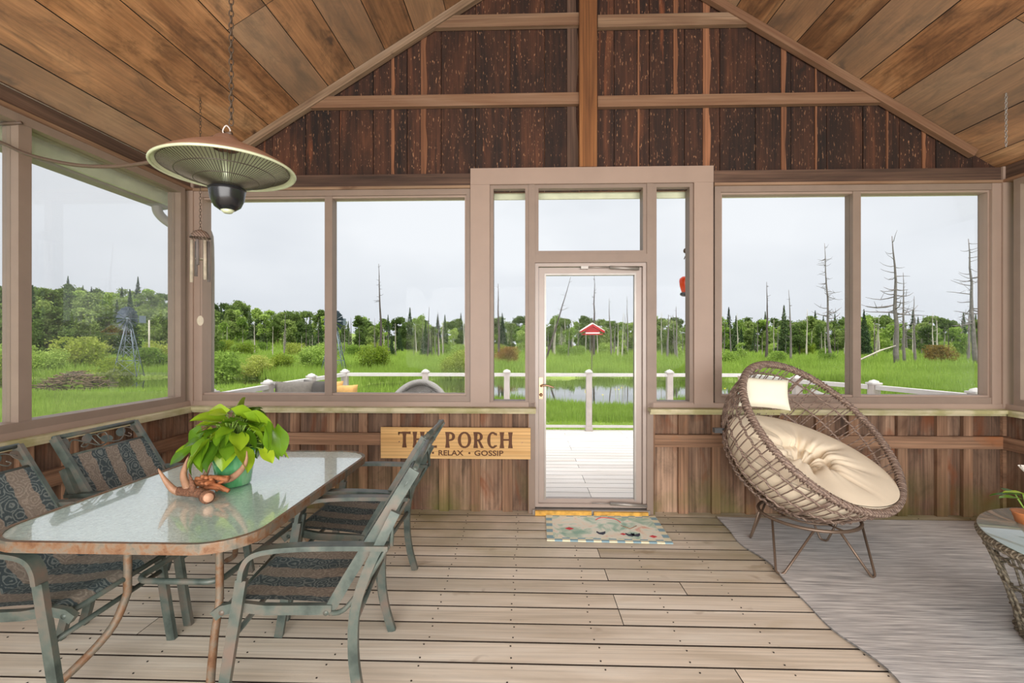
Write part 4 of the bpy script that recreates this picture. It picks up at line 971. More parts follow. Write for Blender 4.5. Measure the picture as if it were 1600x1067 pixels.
# --- sign
sx0, sx1, sY = Xb(595, YB - .035), Xb(829, YB - .035), YB - .035
zt, zb = Zp(668, (sx0 + sx1) / 2, sY), Zp(716.5, (sx0 + sx1) / 2, sY)
sg = thing('wooden_sign', 'tan wooden sign reading THE PORCH hung on the wall left of the door', 'sign', ((sx0 + sx1) / 2, sY, zb))
SW, SH_ = sx1 - sx0, zt - zb
plank(sg, 'board', (0, .008, SH_ / 2), (1, 0, 0), (0, 0, 1), SW, SH_, .02, M['sign'])
kx = SW / (1430 - 185); kz = SH_ / (405 - 150)     # crop units -> metres
def letter(m, ch, x, w_, zb_, h_):
    st = .24 * h_ if w_ > .05 else .28 * h_
    def stem(cx, s=None, z0=0, z1=1):
        s = s or st
        m.prism([(cx - s * .62, zb_ + z0 * h_), (cx + s * .62, zb_ + z0 * h_), (cx + s * .42, zb_ + h_ * (z0 + .3 * (z1 - z0))), (cx + s * .42, zb_ + h_ * (z0 + .7 * (z1 - z0))), (cx + s * .62, zb_ + z1 * h_), (cx - s * .62, zb_ + z1 * h_), (cx - s * .42, zb_ + h_ * (z0 + .7 * (z1 - z0))), (cx - s * .42, zb_ + h_ * (z0 + .3 * (z1 - z0)))], -.0035, -.0015, AX)
    def bar(x0, x1, zc, t_=.13, fl=0):
        m.prism([(x0, zb_ + (zc - t_ / 2) * h_), (x1, zb_ + (zc - t_ / 2 - fl) * h_), (x1, zb_ + (zc + t_ / 2 + fl) * h_), (x0, zb_ + (zc + t_ / 2) * h_)], -.0036, -.0014, AX)
    def bowl(cx, cz, rx, rz, a0, a1, tk=.5, tn=.12):
        n = 18; o_, i_ = [], []
        for k in range(n + 1):
            a = R(a0 + (a1 - a0) * k / n); tt = tn * h_ + (tk * st * 1.6 - tn * h_) * abs(math.cos(a))
            o_.append((cx + rx * math.cos(a), cz + rz * math.sin(a))); i_.append((cx + (rx - tt) * math.cos(a), cz + (rz - tn * h_) * math.sin(a)))
        for k in range(n): m.prism([o_[k], o_[k + 1], i_[k + 1], i_[k]], -.0037, -.0013, AX)
    if ch == 'T': stem(x + w_ / 2); bar(x, x + w_ / 2, .93, .10, .0); bar(x + w_ / 2, x + w_, .93, .10, .03); bar(x, x + .1 * w_, .88, .2)
    elif ch == 'H': stem(x + st * .6); stem(x + w_ - st * .6); bar(x + st, x + w_ - st, .52, .11)
    elif ch == 'E': stem(x + st * .6); bar(x + st, x + w_, .93, .10, .03); bar(x + st, x + w_ * .85, .52, .10, .02); bar(x + st, x + w_, .07, .10, .03)
    elif ch in 'PR':
        stem(x + st * .6); rr_ = .28 * h_; bowl(x + w_ * .5, zb_ + h_ * .71, w_ * .5 if ch == 'P' else w_ * .45, rr_, -90, 90); bar(x + st, x + w_ * .52, .94, .11); bar(x + st, x + w_ * .52, .48, .11)
        if ch == 'R': m.prism([(x + w_ * .42, zb_ + .48 * h_), (x + w_ * .66, zb_ + .48 * h_), (x + w_ * 1.06, zb_), (x + w_ * .76, zb_)], -.0036, -.0014, AX)
    elif ch == 'O': bowl(x + w_ / 2, zb_ + h_ / 2, w_ / 2, h_ * .52, 0, 360, .52)
    elif ch == 'C': bowl(x + w_ * .52, zb_ + h_ / 2, w_ * .52, h_ * .52, 48, 312, .52); bar(x + w_ * .8, x + w_ * .92, .86, .16); bar(x + w_ * .8, x + w_ * .92, .14, .1)
AX = lambda a, b, c: (a, c, b)
def cx_(c): return (c - 807.5) * kx
zb1 = (405 - 316) * kz; h1 = (316 - 185) * kz
for ch, a, b in (('T', 332, 436), ('H', 452, 552), ('E', 570, 655), ('P', 724, 806), ('O', 828, 940), ('R', 958, 1040), ('C', 1072, 1160), ('H', 1175, 1283)):
    m = MB(); letter(m, ch, cx_(a), (b - a) * kx, zb1, h1); m.build('letter', M['ink'], sg)
def text(parent, s, x, z, size, width):
    cu = bpy.data.curves.new('word', 'FONT'); cu.body = s; cu.size = size; cu.extrude = .0008; cu.offset = size * .022; cu.resolution_u = 3
    tmp = bpy.data.objects.new('word', cu); COL.objects.link(tmp); bpy.context.view_layer.update()
    me = bpy.data.meshes.new_from_object(tmp.evaluated_get(bpy.context.evaluated_depsgraph_get())); bpy.data.objects.remove(tmp)
    xs = [v.co.x for v in me.vertices]; k = width / (max(xs) - min(xs)); mn = min(xs)
    for v in me.vertices: v.co.x = (v.co.x - mn) * k
    me.materials.clear(); me.materials.append(M['ink'])
    o = link('word', me, parent, (x, -.0032, z)); o.rotation_euler = (R(90), 0, 0); return o
zb2 = (405 - 378) * kz; h2 = 42 * kz
text(sg, 'RELAX', cx_(668), zb2, h2 / .70, (876 - 668) * kx); text(sg, 'GOSSIP', cx_(966), zb2, h2 / .70, (1207 - 966) * kx)
for c in (622, 925): MB().prism([(cx_(c) + 9 * kx * math.cos(k * .63), zb2 + h2 * .48 + 9 * kx * math.sin(k * .63)) for k in range(10)], -.0035, -.0015, AX).build('dot', M['ink'], sg)
for c in (1360, 340): MB().prism([(cx_(c) + 6 * kx * math.cos(k * .63), (405 - 268) * kz + 6 * kx * math.sin(k * .63)) for k in range(10)], -.0035, -.0015, AX).build('screw', M['bronze'], sg)

# --- dining table
tx0, tx1, ty0, ty1, TZ = -2.0, -0.99, 1.575, 2.965, .72
tcx, tcy = (tx0 + tx1) / 2, (ty0 + ty1) / 2
dt = thing('dining_table', 'rusty-framed patio dining table with pebbled glass top', 'table', (tcx, tcy, 0))
hw, hd, cr_ = (tx1 - tx0) / 2, (ty1 - ty0) / 2, .19
def rrect(hw, hd, r_, n=8):
    o_ = []
    for cx, cy, a0 in ((hw - r_, hd - r_, 0), (-hw + r_, hd - r_, 90), (-hw + r_, -hd + r_, 180), (hw - r_, -hd + r_, 270)):
        for k in range(n + 1): a = R(a0 + 90 * k / n); o_.append((cx + r_ * math.cos(a), cy + r_ * math.sin(a)))
    return o_
m = MB(); m.prism(rrect(hw - .012, hd - .012, cr_ - .01), TZ - .012, TZ - .004); m.build('glass_top', M['tglass'], dt)
m = MB(); O1, O2 = rrect(hw, hd, cr_), rrect(hw - .016, hd - .016, cr_ - .014); n = len(O1)
secs = [(O1, TZ - .038), (O1, TZ - .004), ([(a * .999, b * .999) for a, b in O1], TZ), (O2, TZ), (O2, TZ - .014), (rrect(hw - .03, hd - .03, cr_ - .02), TZ - .016), (rrect(hw - .03, hd - .03, cr_ - .02), TZ - .038)]
V = []; fs = []
for P_, z in secs: V += [(a, b, z) for a, b in P_]
for i in range(len(secs)):
    j = (i + 1) % len(secs)
    for k in range(n): fs.append((i * n + k, i * n + (k + 1) % n, j * n + (k + 1) % n, j * n + k))
m.add(V, fs); m.build('rim', M['rust'], dt)
for sx in (-1, 1):
    for sy in (-1, 1):
        p = [(sx * .20, sy * .36, TZ - .03), (sx * .20, sy * .36, .42), (sx * .205, sy * .365, .34), (sx * .235, sy * .42, .22), (sx * .33, sy * .56, .09), (sx * .46, sy * .68, .0)]
        if sx > 0: p = [(sx * .20, sy * .36, TZ - .03), (sx * .20, sy * .36, .42), (sx * .205, sy * .37, .34), (sx * .225, sy * .43, .22), (sx * .29, sy * .55, .09), (sx * .36, sy * .66, 0)]
        MB().tube(smooth_path(p, 5), .0155, 10).build('leg', M['rust'], dt)
MB().tube([(a, b, .405) for a, b in rrect(.185, .345, .06, 5)], .013, 8, closed=True).build('stretcher_ring', M['frame'], dt)
MB().box(-.22, .22, -.37, -.34, TZ - .05, TZ - .03).build('top_brace', M['rust'], dt); MB().box(-.22, .22, .34, .37, TZ - .05, TZ - .03).build('top_brace', M['rust'], dt)

# --- dining chairs
def make_chair():
    c = thing('dining_chair', 'x', 'chair', (0, 0, 0))
    fr_ = M['frame']
    for s in (-1, 1):
        y_ = s * .27; up = (0, s, 0)
        MB().tube([(.285, y_, 0), (.262, y_, .14), (.235, y_, .32), (.212, y_, .46), (.198, y_, .55)], 1, flat=(.024, .038), up=up).build('front_leg', fr_, c)
        MB().tube(smooth_path([(.198, y_, .55), (.190, y_, .595), (.165, y_, .635), (.11, y_, .655), (.0, y_, .662), (-.15, y_, .66), (-.335, y_, .652)], 5), 1, flat=(.048, .018), up=(0, 1, 0)).build('armrest', fr_, c)
        MB().tube(smooth_path([(-.255, y_ * 1.0, 0), (-.222, y_, .12), (-.205, y_, .26), (-.212, y_, .42), (-.255, y_, .56), (-.31, y_, .68), (-.36, y_ * .97, .78)], 4), 1, flat=(.026, .036), up=up).build('rear_leg', fr_, c)
        MB().tube([(-.105, s * .245, .40), (-.18, s * .245, .53), (-.43, s * .245, .935)], 1, flat=(.020, .042), up=(0, s, 0)).build('back_post', fr_, c)
        MB().tube([(-.12, s * .25, .415), (.12, s * .25, .425), (.22, s * .25, .442), (.275, s * .25, .432), (.305, s * .25, .41)], 1, flat=(.022, .036), up=(0, s, 0)).build('seat_rail', fr_, c)
        MB().tube(smooth_path([(-.335, y_ * .98, .655), (-.25, y_, .52), (-.17, y_, .42), (-.11, y_ * .93, .40)], 4), .0095, 8).build('side_brace', fr_, c)
        MB().tube([(-.345, y_, .652), (-.345, s * .235, .78)], .008, 6).build('bolt_bracket', fr_, c)
    for x_, z_, nm in ((.235, .33, 'stretcher'), (-.207, .36, 'stretcher'), (.275, .424, 'seat_crossbar'), (-.10, .405, 'seat_crossbar')):
        MB().tube([(x_, -.262, z_), (x_, .262, z_)], .0105, 8).build(nm, fr_, c)
    def bp(t_, y_): return (-.18 + (-.25) * t_, y_, .53 + .405 * t_)
    MB().tube([bp(1.0, -.25), bp(1.0, .25)], .012, 8).build('top_rail', fr_, c)
    MB().tube([bp(.76, -.24), bp(.76, .24)], .010, 8).build('cross_rail', fr_, c)
    m = MB(); m.grid(lambda u, v: Vector(bp(-.28 + 1.03 * u, -.235 + .47 * v)) + Vector((-.03, 0, -.02)) * math.sin(math.pi * u) * math.sin(math.pi * v) * .8 + Vector((.012, 0, .006)), 16, 12)
    m.build('backrest_sling', M['sling'], c)
    m = MB()
    def seat(u, v):
        x_ = -.13 + .41 * u; z_ = .418 + .028 * math.sin(u * 1.9) - .022 * math.sin(math.pi * u) * math.sin(math.pi * v) + .012
        if u > .9: z_ -= (u - .9) * .35
        return (x_, -.24 + .48 * v, z_)
    m.grid(seat, 20, 12); m.build('seat_sling', M['sling'], c)
    vine = [(.80, -.22), (.93, -.17), (.88, -.11), (.80, -.04), (.84, .02), (.94, .03), (.93, -.02), (.84, .0), (.80, .08), (.86, .13), (.95, .16), (.90, .22)]
    v3 = [bp(a, b) for a, b in vine]
    m = MB(); m.tube(smooth_path(v3, 5), .0036, 5)
    m.tube(smooth_path([bp(.88, -.11), bp(.84, -.14), bp(.82, -.12), bp(.84, -.10)], 4), .003, 5); m.tube(smooth_path([bp(.80, -.04), bp(.93, -.06), bp(.94, -.03), bp(.89, -.02)], 4), .003, 5); m.tube(smooth_path([bp(.86, .13), bp(.82, .16), bp(.84, .18), bp(.87, .165)], 4), .003, 5)
    m.build('scroll_vine', fr_, c)
    for t_, y_, an in ((.90, -.215, 1.0), (.91, -.09, .6), (.86, .015, 0), (.90, .12, .5), (.90, .225, -.7)):
        lm = MB(); pts = [(.042 * math.cos(a) * (1 if math.cos(a) > 0 else .8), .022 * math.sin(a)) for a in [i * math.pi / 6 for i in range(12)]]
        ca, sa = math.cos(an), math.sin(an); ux, uz = Vector((-.25, 0, .405)).normalized(), Vector((0, 1, 0)); nn = ux.cross(uz)
        lm.prism([(a * ca - b * sa, a * sa + b * ca) for a, b in pts], -.0015, .0015, lambda a, b, c_: Vector(bp(t_, y_)) + ux * b + uz * a + nn * c_)
        lm.build('leaf_ornament', fr_, c)
    return c
ch0 = make_chair()
spots = [((-1.99, 2.54, 0), R(1), 'striped sling dining chair behind the potted plant, back to the left wall, farther one'), ((-1.975, 1.885, 0), R(2), 'striped sling dining chair cropped by the left picture edge, nearest the viewer'),
         ((-.95, 2.60, 0), R(180), 'striped sling dining chair on the right side of the table, farther from the viewer'), ((-.885, 1.965, 0), R(186.5), 'striped sling dining chair in front right of the table, nearer the viewer')]
for i, (loc, rz, lab) in enumerate(spots):
    c = ch0 if i == 0 else copy_tree(ch0); c.location = loc; c.rotation_euler = (0, 0, rz); tag(c, lab, 'chair', 'patio dining chairs round the table')

# --- potted plant
pc = cw((365 - 800) / F * 2.30, 2.30)
pl = thing('potted_plant', 'bright green heart-leaved plant in a green glass pot on the table', 'plant', (pc[0], pc[1], TZ))
m = MB(); m.lathe([(0, 0), (.072, 0), (.078, .008), (.098, .17), (.101, .18), (.094, .18), (.090, .165), (.07, .012), (0, .012)], 6 * 6); m.build('pot', M['greenpot'], pl)
MB().lathe([(0, .014), (.068, .014), (.086, .13), (0, .14)], 24).build('soil', M['soil'], pl)
def leaf_mesh(sz, fold, droop):
    m = MB(); nu, nv = 9, 7
    def fn(u, v):
        l = u; wv = (v - .5) * 2
        wd = .42 * math.sin(math.pi * min(1, l * .93 + .07)) ** .55 * (1 - l) ** .28 * 1.15
        x_ = l - (.16 * abs(wv) ** 1.5 if l < .12 else 0) * (1 - l / .12 if l < .12 else 0)
        y_ = wv * wd; z_ = fold * abs(y_) - droop * l * l + .03 * math.sin(l * 9) * abs(wv)
        return (x_ * sz, y_ * sz, z_ * sz)
    m.grid(fn, nu, nv); return m.mesh('leaf', M['leaf'])
LM = [leaf_mesh(.105, .25, .25), leaf_mesh(.09, .1, .5), leaf_mesh(.14, .35, .35), leaf_mesh(.085, .2, .2)]
g2 = random.Random(5); st = MB()
def put_leaf(base, tip_az, elev, roll, k, src=None):
    o = link('leaf', LM[k], pl); o.location = base; d = Vector((math.cos(tip_az) * math.cos(elev), math.sin(tip_az) * math.cos(elev), math.sin(elev)))
    y_ = Vector((-math.sin(tip_az), math.cos(tip_az), 0)); z_ = d.cross(y_); Mx = Matrix((d, y_, z_)).transposed(); o.rotation_euler = (Mx @ Matrix.Rotation(roll, 3, 'X')).to_euler()
    s0 = Vector((g2.uniform(-.04, .04), g2.uniform(-.04, .04), .14)); mid = (s0 + Vector(base)) / 2 + Vector((0, 0, .03)); st.tube(smooth_path([s0, mid, base], 4), .0028, 5)
for i in range(78):
    az = g2.uniform(0, 6.283); lvl = g2.random(); rr_ = .04 + .15 * (1 - lvl) * g2.uniform(.6, 1.1); zz = .16 + .20 * lvl
    put_leaf((rr_ * math.cos(az) * 1.1, rr_ * math.sin(az) * .9, zz), az + g2.uniform(-.6, .6), g2.uniform(-1.1, -.2) if lvl < .6 else g2.uniform(-.3, .5), g2.uniform(-.5, .5), g2.randrange(4))
for b_, az, el, ro, k in (((-.02, -.04, .345), math.pi - .1, .02, -.9, 2), ((.03, -.03, .35), .1, -.1, -.9, 2), ((.0, .0, .37), 2.0, .3, -.6, 2), ((.17, -.03, .30), -.3, -.9, -1.0, 2), ((.20, .0, .27), -.2, -1.2, .9, 2), ((-.13, -.04, .27), math.pi + .3, -1.0, -.8, 2), ((-.1, -.05, .22), math.pi + .4, -1.2, .6, 2), ((.1, -.05, .33), .3, -.2, -.9, 2)):
    put_leaf(b_, az, el, ro, k)
st.build('stems', M['stem'], pl)

# --- antlers
an = thing('antler_centrepiece', 'deer antler centrepiece with a bundle of brown sticks in front of the plant', 'ornament', (*cw((325 - 800) / F * 2.05, 2.05), TZ))
ao = Vector(an.location)
def AP(px, py, Y): return P3(px, py, Y) - ao
m = MB(); m.tube(smooth_path([AP(325, 776, 1.99), AP(312, 770, 2.02), AP(296, 769, 2.05), AP(279, 767, 2.07)], 4), [.024] + [.022] * 5 + [.02] * 7, 10); m.build('beam', M['antler_d'], an)
m = MB(); m.tube(smooth_path([AP(280, 768, 2.07), AP(270, 764, 2.06), AP(258, 750, 2.05), AP(247, 732, 2.04)], 4), [.0200, .019, .018, .017, .016, .015, .014, .0125, .011, .009, .007, .005, .002], 10); m.build('tine', M['antler'], an)
m = MB(); m.tube(smooth_path([AP(295, 766, 2.06), AP(287, 746, 2.08), AP(289, 729, 2.1), AP(294.5, 713, 2.11)], 4), [.018, .018, .017, .016, .015, .014, .013, .012, .010, .008, .006, .004, .002], 10); m.build('tine', M['antler'], an)
m = MB(); m.tube(smooth_path([AP(302, 768, 2.03), AP(300, 756, 2.03), AP(295, 739, 2.03)], 4), [.017, .017, .015, .013, .011, .009, .006, .004, .001], 8); m.build('tine', M['antler_d'], an)
m = MB(); m.tube([AP(325, 777, 1.985), AP(321, 775, 2.0)], [.029, .028], 16); m.build('burr', M['antler_d'], an)
m = MB(); m.tube([AP(326.5, 777.6, 1.978), AP(325, 777, 1.986)], [.019, .022], 14); m.build('cut_face', M['bone'], an)
m = MB(); m.tube(smooth_path([AP(341, 751, 2.14), AP(361, 747, 2.12), AP(377, 734, 2.1), AP(385, 719, 2.09), AP(385.5, 704, 2.09)], 4), [.017] * 4 + [.0165, .016, .015, .014, .013, .012, .011, .009, .007, .006, .004, .003, .0015], 10); m.build('tine', M['antler'], an)
m = MB(); m.tube(smooth_path([AP(318, 748, 2.2), AP(324, 735, 2.21), AP(334, 713, 2.22)], 4), [.012, .012, .0115, .011, .010, .008, .006, .004, .002], 8); m.build('tine', M['antler'], an)
for i in range(22):
    t_ = g2.random(); a = P3(g2.uniform(303, 330), g2.uniform(745, 764), g2.uniform(2.06, 2.18)) - ao; b_ = P3(g2.uniform(335, 358), g2.uniform(745, 768), g2.uniform(2.06, 2.18)) - ao
    a.z = max(a.z, .012); b_.z = max(b_.z, .012); md = (a + b_) / 2 + Vector((0, 0, g2.uniform(0, .02))); MB().tube(smooth_path([a, md, b_], 3), g2.uniform(.006, .011), 7).build('stick', M['stick'], an)

# --- heater
hz_ = 1.95; hcx, hcy = cw((354 - 800) / F * hz_, hz_); HZc = CH + (533.5 - 262) / F * hz_
ht = thing('hanging_heater', 'round copper-topped electric heater hanging over the dining table', 'heater', (hcx, hcy, HZc)); ht.rotation_euler = (0, R(-1.5), YAW)
HR = .262
MB().lathe([(.012, .135), (.04, .13), (.055, .11), (.10, .088), (.17, .055), (.23, .02), (HR, -.005), (HR + .003, -.012), (HR - .004, -.010), (.228, .012), (.17, .045), (.10, .075), (.02, .10)], 48).build('dome', M['copper'], ht)
MB().lathe([(HR - .001, -.013), (.232, .004), (.17, .036), (.10, .064), (.05, .08)], 48).build('reflector', M['reflector'], ht)
MB().tube([((HR) * math.cos(i * math.pi / 30), (HR) * math.sin(i * math.pi / 30), -.012) for i in range(60)], .006, 8, closed=True).build('rolled_rim', M['reflector'], ht)
m = MB(); 
for i in range(100):
    a = 2 * math.pi * i / 100; c_, s_ = math.cos(a), math.sin(a); m.tube([(.24 * c_, .24 * s_, -.006), (.185 * c_, .185 * s_, -.032), (.11 * c_, .11 * s_, -.062), (.05 * c_, .05 * s_, -.085)], .0017, 3, cap=False)
for r_, z_ in ((.24, -.006), (.185, -.033), (.12, -.058), (.06, -.08)): m.tube([(r_ * math.cos(i * math.pi / 24), r_ * math.sin(i * math.pi / 24), z_) for i in range(48)], .002, 4, closed=True)
m.build('wire_grille', M['wire'], ht)
MB().lathe([(0, .06), (.016, .06), (.018, -.08), (0, -.08)], 16).build('heating_lamp', M['reflector'], ht)
MB().lathe([(0, -.085), (.06, -.085), (.072, -.092), (.068, -.105), (.064, -.135), (.05, -.165), (.03, -.18), (0, -.183)], 32).build('control_housing', M['black'], ht)
MB().lathe([(0, -.182), (.028, -.179), (.016, -.192), (0, -.193)], 20).build('pull_knob', M['reflector'], ht)
top = Vector((hcx + .02, hcy, HZc + .135)); 
m = MB(); m.tube(smooth_path([(0.004, 0, .125), (-.012, 0, .155), (.004, 0, .178), (.02, 0, .155), (.004, 0, .125)], 5), .003, 6); m.build('hook', M['white'], ht)
def chain(name, label, cat, p, z1, link_h, r_, mat):
    o = thing(name, label, cat, p); z = 0.0; me = None; i = 0
    pts = [(link_h * .32 * math.cos(a) , 0, link_h * .5 + link_h * .62 * math.sin(a)) for a in [k * math.pi / 5 for k in range(10)]]
    me = MB().tube(pts, r_, 5, closed=True).mesh('chain_link', mat)
    while p[2] + z < z1:
        l_ = link('chain_link', me, o, (0, 0, z)); l_.rotation_euler = (0, 0, 1.57 * (i % 2) + .3); z += link_h * .98; i += 1
    return o
ctop = roofz(top.x) - .0
chain('hanging_chain', 'long brown link chain carrying the heater', 'chain', (top.x, top.y, top.z + .045), ctop - .02, .026, .0026, M['chain'])
cab = [top + Vector((0, 0, .01))]
for px, py, z in ((330, 216, 1.99), (300, 226, 2.03), (272, 242, 2.08), (230, 254, 2.14), (180, 260, 2.22), (130, 259, 2.30), (85, 252, 2.38), (40, 240, 2.44), (0, 222, 2.50), (-60, 200, 2.55)):
    xc = (px - 800) / F * z; X, Y = cw(xc, z); cab.append(Vector((X, Y, CH + (533.5 - py) / F * z)))
cab.append(Vector((XL + .015, cab[-1].y + .05, 2.66)))
o = MB().tube(smooth_path(cab, 6), .009, 8).build('heater_cable', M['cable']); tag(o, 'thick brown cable draped from the heater to the left wall', 'cable')

# --- wind chime
wx, wy = cw((313 - 800) / F * 3.3, 3.3); 
def zat(py, z): return CH + (533.5 - py) / F * z
wc = thing('wind_chime', 'small shell-topped bamboo wind chime hanging near the left corner', 'wind chime', (wx, wy, zat(372, 3.3)))
MB().lathe([(.066, 0), (.06, .022), (.04, .046), (.015, .058), (0, .06), (0, .052), (.04, .03), (.058, 0)], 24).build('cap', M['wick'], wc)
for k, (a, l) in enumerate(((0, .29), (1.2, .20), (2.3, .25), (3.5, .30), (4.6, .18), (5.5, .28))):
    x_, y_ = .05 * math.cos(a + .4), .05 * math.sin(a + .4); MB().tube([(x_, y_, -.02), (x_ * 1.06, y_, -.02 - l)], .0105, 8).build('tube', M['bamboo'] if k % 2 else M['snag'], wc)
    MB().tube([(x_ * .9, y_ * .9, .015), (x_, y_, -.02)], .0015, 4).build('string', M['chain'], wc)
MB().lathe([(0, -.145), (.03, -.145), (.03, -.155), (0, -.155)], 16).build('clapper', M['bamboo'], wc)
m = MB(); m.tube([(0, 0, .05), (0, 0, zat(493, 3.3) - zat(372, 3.3))], .0014, 4); m.build('string', M['chain'], wc)
zz = zat(501, 3.3) - zat(372, 3.3); MB().grid(lambda u, v: (.026 * math.cos(6.283 * u) * math.sin(3.1416 * v), .004 * math.sin(6.283 * u) * math.sin(3.1416 * v), zz + .036 * math.cos(3.1416 * v)), 16, 8, cu=True).build('wind_sail', M['bamboo'], wc)
chain('chime_chain', 'fine chain carrying the wind chime', 'chain', (wx, wy, zat(372, 3.3) + .058), roofz(wx) - .01, .022, .0016, M['chain'])
bxx_, byy_ = cw((1572 - 800) / F * 3.22, 3.22)
chain('bead_chain', 'short pale chain dangling from the right ceiling slope', 'chain', (bxx_, byy_, zat(229, 3.22)), roofz(bxx_) - .01, .02, .0024, M['alu'])

# --- egg chair
ex, ey = cw(2.07, 3.10)
nb = Vector(cw(.33, -.66) + (.674,)).normalized()
eg = thing('egg_chair', 'taupe wicker egg chair with hairpin legs on the rug', 'chair', (ex, ey, 0.0))
EC = Vector((0, 0, .835)); ER, ED = .575, .615
ea = Vector((0, 0, 1)).cross(nb).normalized(); eb = nb.cross(ea).normalized()
def shell(th_, ph, k=1.0):   # ph: 0 at rim .. pi/2 at pole
    c_ = math.cos(ph); return EC + (ea * math.cos(th_) + eb * math.sin(th_)) * (ER * k * c_ ** .92 if c_ > 0 else 0) - nb * (ED * k * math.sin(ph))
NR = 56
m = MB(); m.tube([shell(2 * math.pi * i / 96, 0) + nb * .006 * (i % 2) for i in range(96)], .021, 8, closed=True); m.build('rim', M['wick'], eg)
# wrapping coils around the rim
m = MB()
for i in range(150):
    c0 = 2 * math.pi * i / 150; p = shell(c0, 0); rad_ = (p - EC).normalized()
    m.tube([p + (rad_ * math.cos(a) + nb * math.sin(a)) * .0235 + (shell(c0 + .02, 0) - p) * (a / 8) for a in [k * 2 * math.pi / 7 for k in range(7)]], .0052, 4, closed=True)
m.build('rim_wrapping', M['wick'], eg)
for i in range(NR):
    t0 = 2 * math.pi * (i + .5 * 0) / NR; tw = .22
    m = MB(); m.tube([shell(t0 + (.0), ph * math.pi / 2 * .93) for ph in [k / 11 for k in range(12)]], .0042, 5)
    if i % 2 == 0: m.tube([shell(t0 + .035, ph * math.pi / 2 * .80) for ph in [k / 9 for k in range(10)]], .0036, 5)
    m.build('rib', M['wick'], eg)
for ph in (.10, .24, .38, .52, .66, .80, .93):
    n_ = 90; w_ = .004
    m = MB(); m.tube([shell(2 * math.pi * i / n_, ph * math.pi / 2, 1 + .009 * (1 if i % 2 else -1)) for i in range(n_)], .0078 if ph < .9 else .006, 6, closed=True); m.build('hoop', M['wick'], eg)
for ang in (.9, 2.2, 4.0, 5.4): MB().tube([shell(ang, ph * math.pi / 2 * .95, 1.012) for ph in [k / 14 for k in range(15)]], .0095, 7).build('frame_rod', M['wick'], eg)
bc = Vector((*cw(2.0 - 2.07, 3.12 - 3.10), 0)); RZ_, RRd = .262, .295
m = MB(); m.tube([bc + Vector((RRd * math.cos(i * math.pi / 24), RRd * math.sin(i * math.pi / 24), RZ_)) for i in range(48)], .011, 8, closed=True); m.tube([bc + Vector((.17 * math.cos(i * math.pi / 18), .17 * math.sin(i * math.pi / 18), RZ_ - .004)) for i in range(36)], .007, 6, closed=True)
for a in (0.2, 1.77, 3.34, 4.9): m.tube([bc + Vector((RRd * math.cos(a), RRd * math.sin(a), RZ_)), bc + Vector((.17 * math.cos(a), .17 * math.sin(a), RZ_ - .004))], .006, 6)
m.build('base_ring', M['legm'], eg)
for px, py in ((1173, 838), (1218, 895), (1287, 843), (1365, 900)):
    fx, fy = on_floor(px, py, .018); ft = Vector((fx - ex, fy - ey, .014)); a0 = math.atan2(ft.y - bc.y, ft.x - bc.x)
    p = [bc + Vector((RRd * math.cos(a0 + q), RRd * math.sin(a0 + q), RZ_ - .004)) for q in (-.42, .42)]
    tn = Vector((-math.sin(a0), math.cos(a0), 0)) * .02
    MB().tube([p[0], p[0].lerp(ft - tn, .96), ft - tn * .6, ft, ft + tn * .6, p[1].lerp(ft + tn, .96), p[1]], .0072, 8).build('hairpin_leg', M['legm'], eg)
# papasan cushion lying in the shell
def dirpt(d, k): # d in (a,b,-n) frame
    dn = max(d.z, -0.25); r_ = math.hypot(d.x, d.y)
    return EC + (ea * d.x + eb * d.y) * ER * k - nb * (dn * ED * k)
dwn = Vector((0, -.74, .67)).normalized(); ax0 = (Vector((0, 0, 1)) * .62 + dwn * .62).normalized()
u0 = Vector((1, 0, 0)); u0 = (u0 - ax0 * u0.dot(ax0)).normalized(); v0 = ax0.cross(u0)
SPAN = R(70); LO = 8
def cush(rho, th_, top_):
    a = rho * SPAN; d = ax0 * math.cos(a) + (u0 * math.cos(th_) + v0 * math.sin(th_)) * math.sin(a)
    lobe = abs(math.sin(th_ * LO / 2)) ** .5
    rg = abs(math.sin(min(1, rho / .5) * math.pi)) if rho < .5 else abs(math.sin((rho - .5) / .5 * math.pi)) ** .6
    edge = max(0, 1 - rho ** 8) ** .5
    thick = (.11 + .17 * (math.sin(math.pi * min(1, rho * .98)) ** .6) * (.42 + .62 * lobe) + .05 * rg) * edge + .004
    thick += (.012 * math.sin(th_ * 23 + rho * 6) + .008 * math.sin(th_ * 37)) * math.sin(math.pi * rho) * edge
    if rho < .12: thick -= (.12 - rho) * .7
    k = .965 - (thick / .6 if top_ else 0.0)
    return dirpt(d, k)
m = MB(); nu_, nv_ = 40, 108
m.grid(lambda u, v: cush(u, v * 2 * math.pi, True), nu_, nv_, cv=True); m.grid(lambda u, v: cush(1 - u, v * 2 * math.pi, False), 16, nv_, cv=True)
cu_o = m.build('papasan_cushion', M['cream'], loc=(ex, ey, 0)); tag(cu_o, 'round tufted cream cushion lying in the egg chair', 'cushion')
hp = link('head_pillow', pillow_mesh('head_pillow', .34, .22, .13, M['ivory'], 20, .5))
hpos = P3(1193, 614, 3.30); hp.location = hpos; hp.rotation_euler = (R(-20), R(4), R(-8)); tag(hp, 'small ivory head pillow at the top of the egg chair', 'cushion')
cl = MB(); q = P3(1121, 673, 3.18) ; cl.box(-.025, .025, -.02, .02, -.012, .02); cl.tube([(-.02, 0, 0), (.045, 0, .012)], .008, 6); o = cl.build('clip', M['black'], loc=q); tag(o, 'small black clip on the outer edge of the egg chair', 'clip')

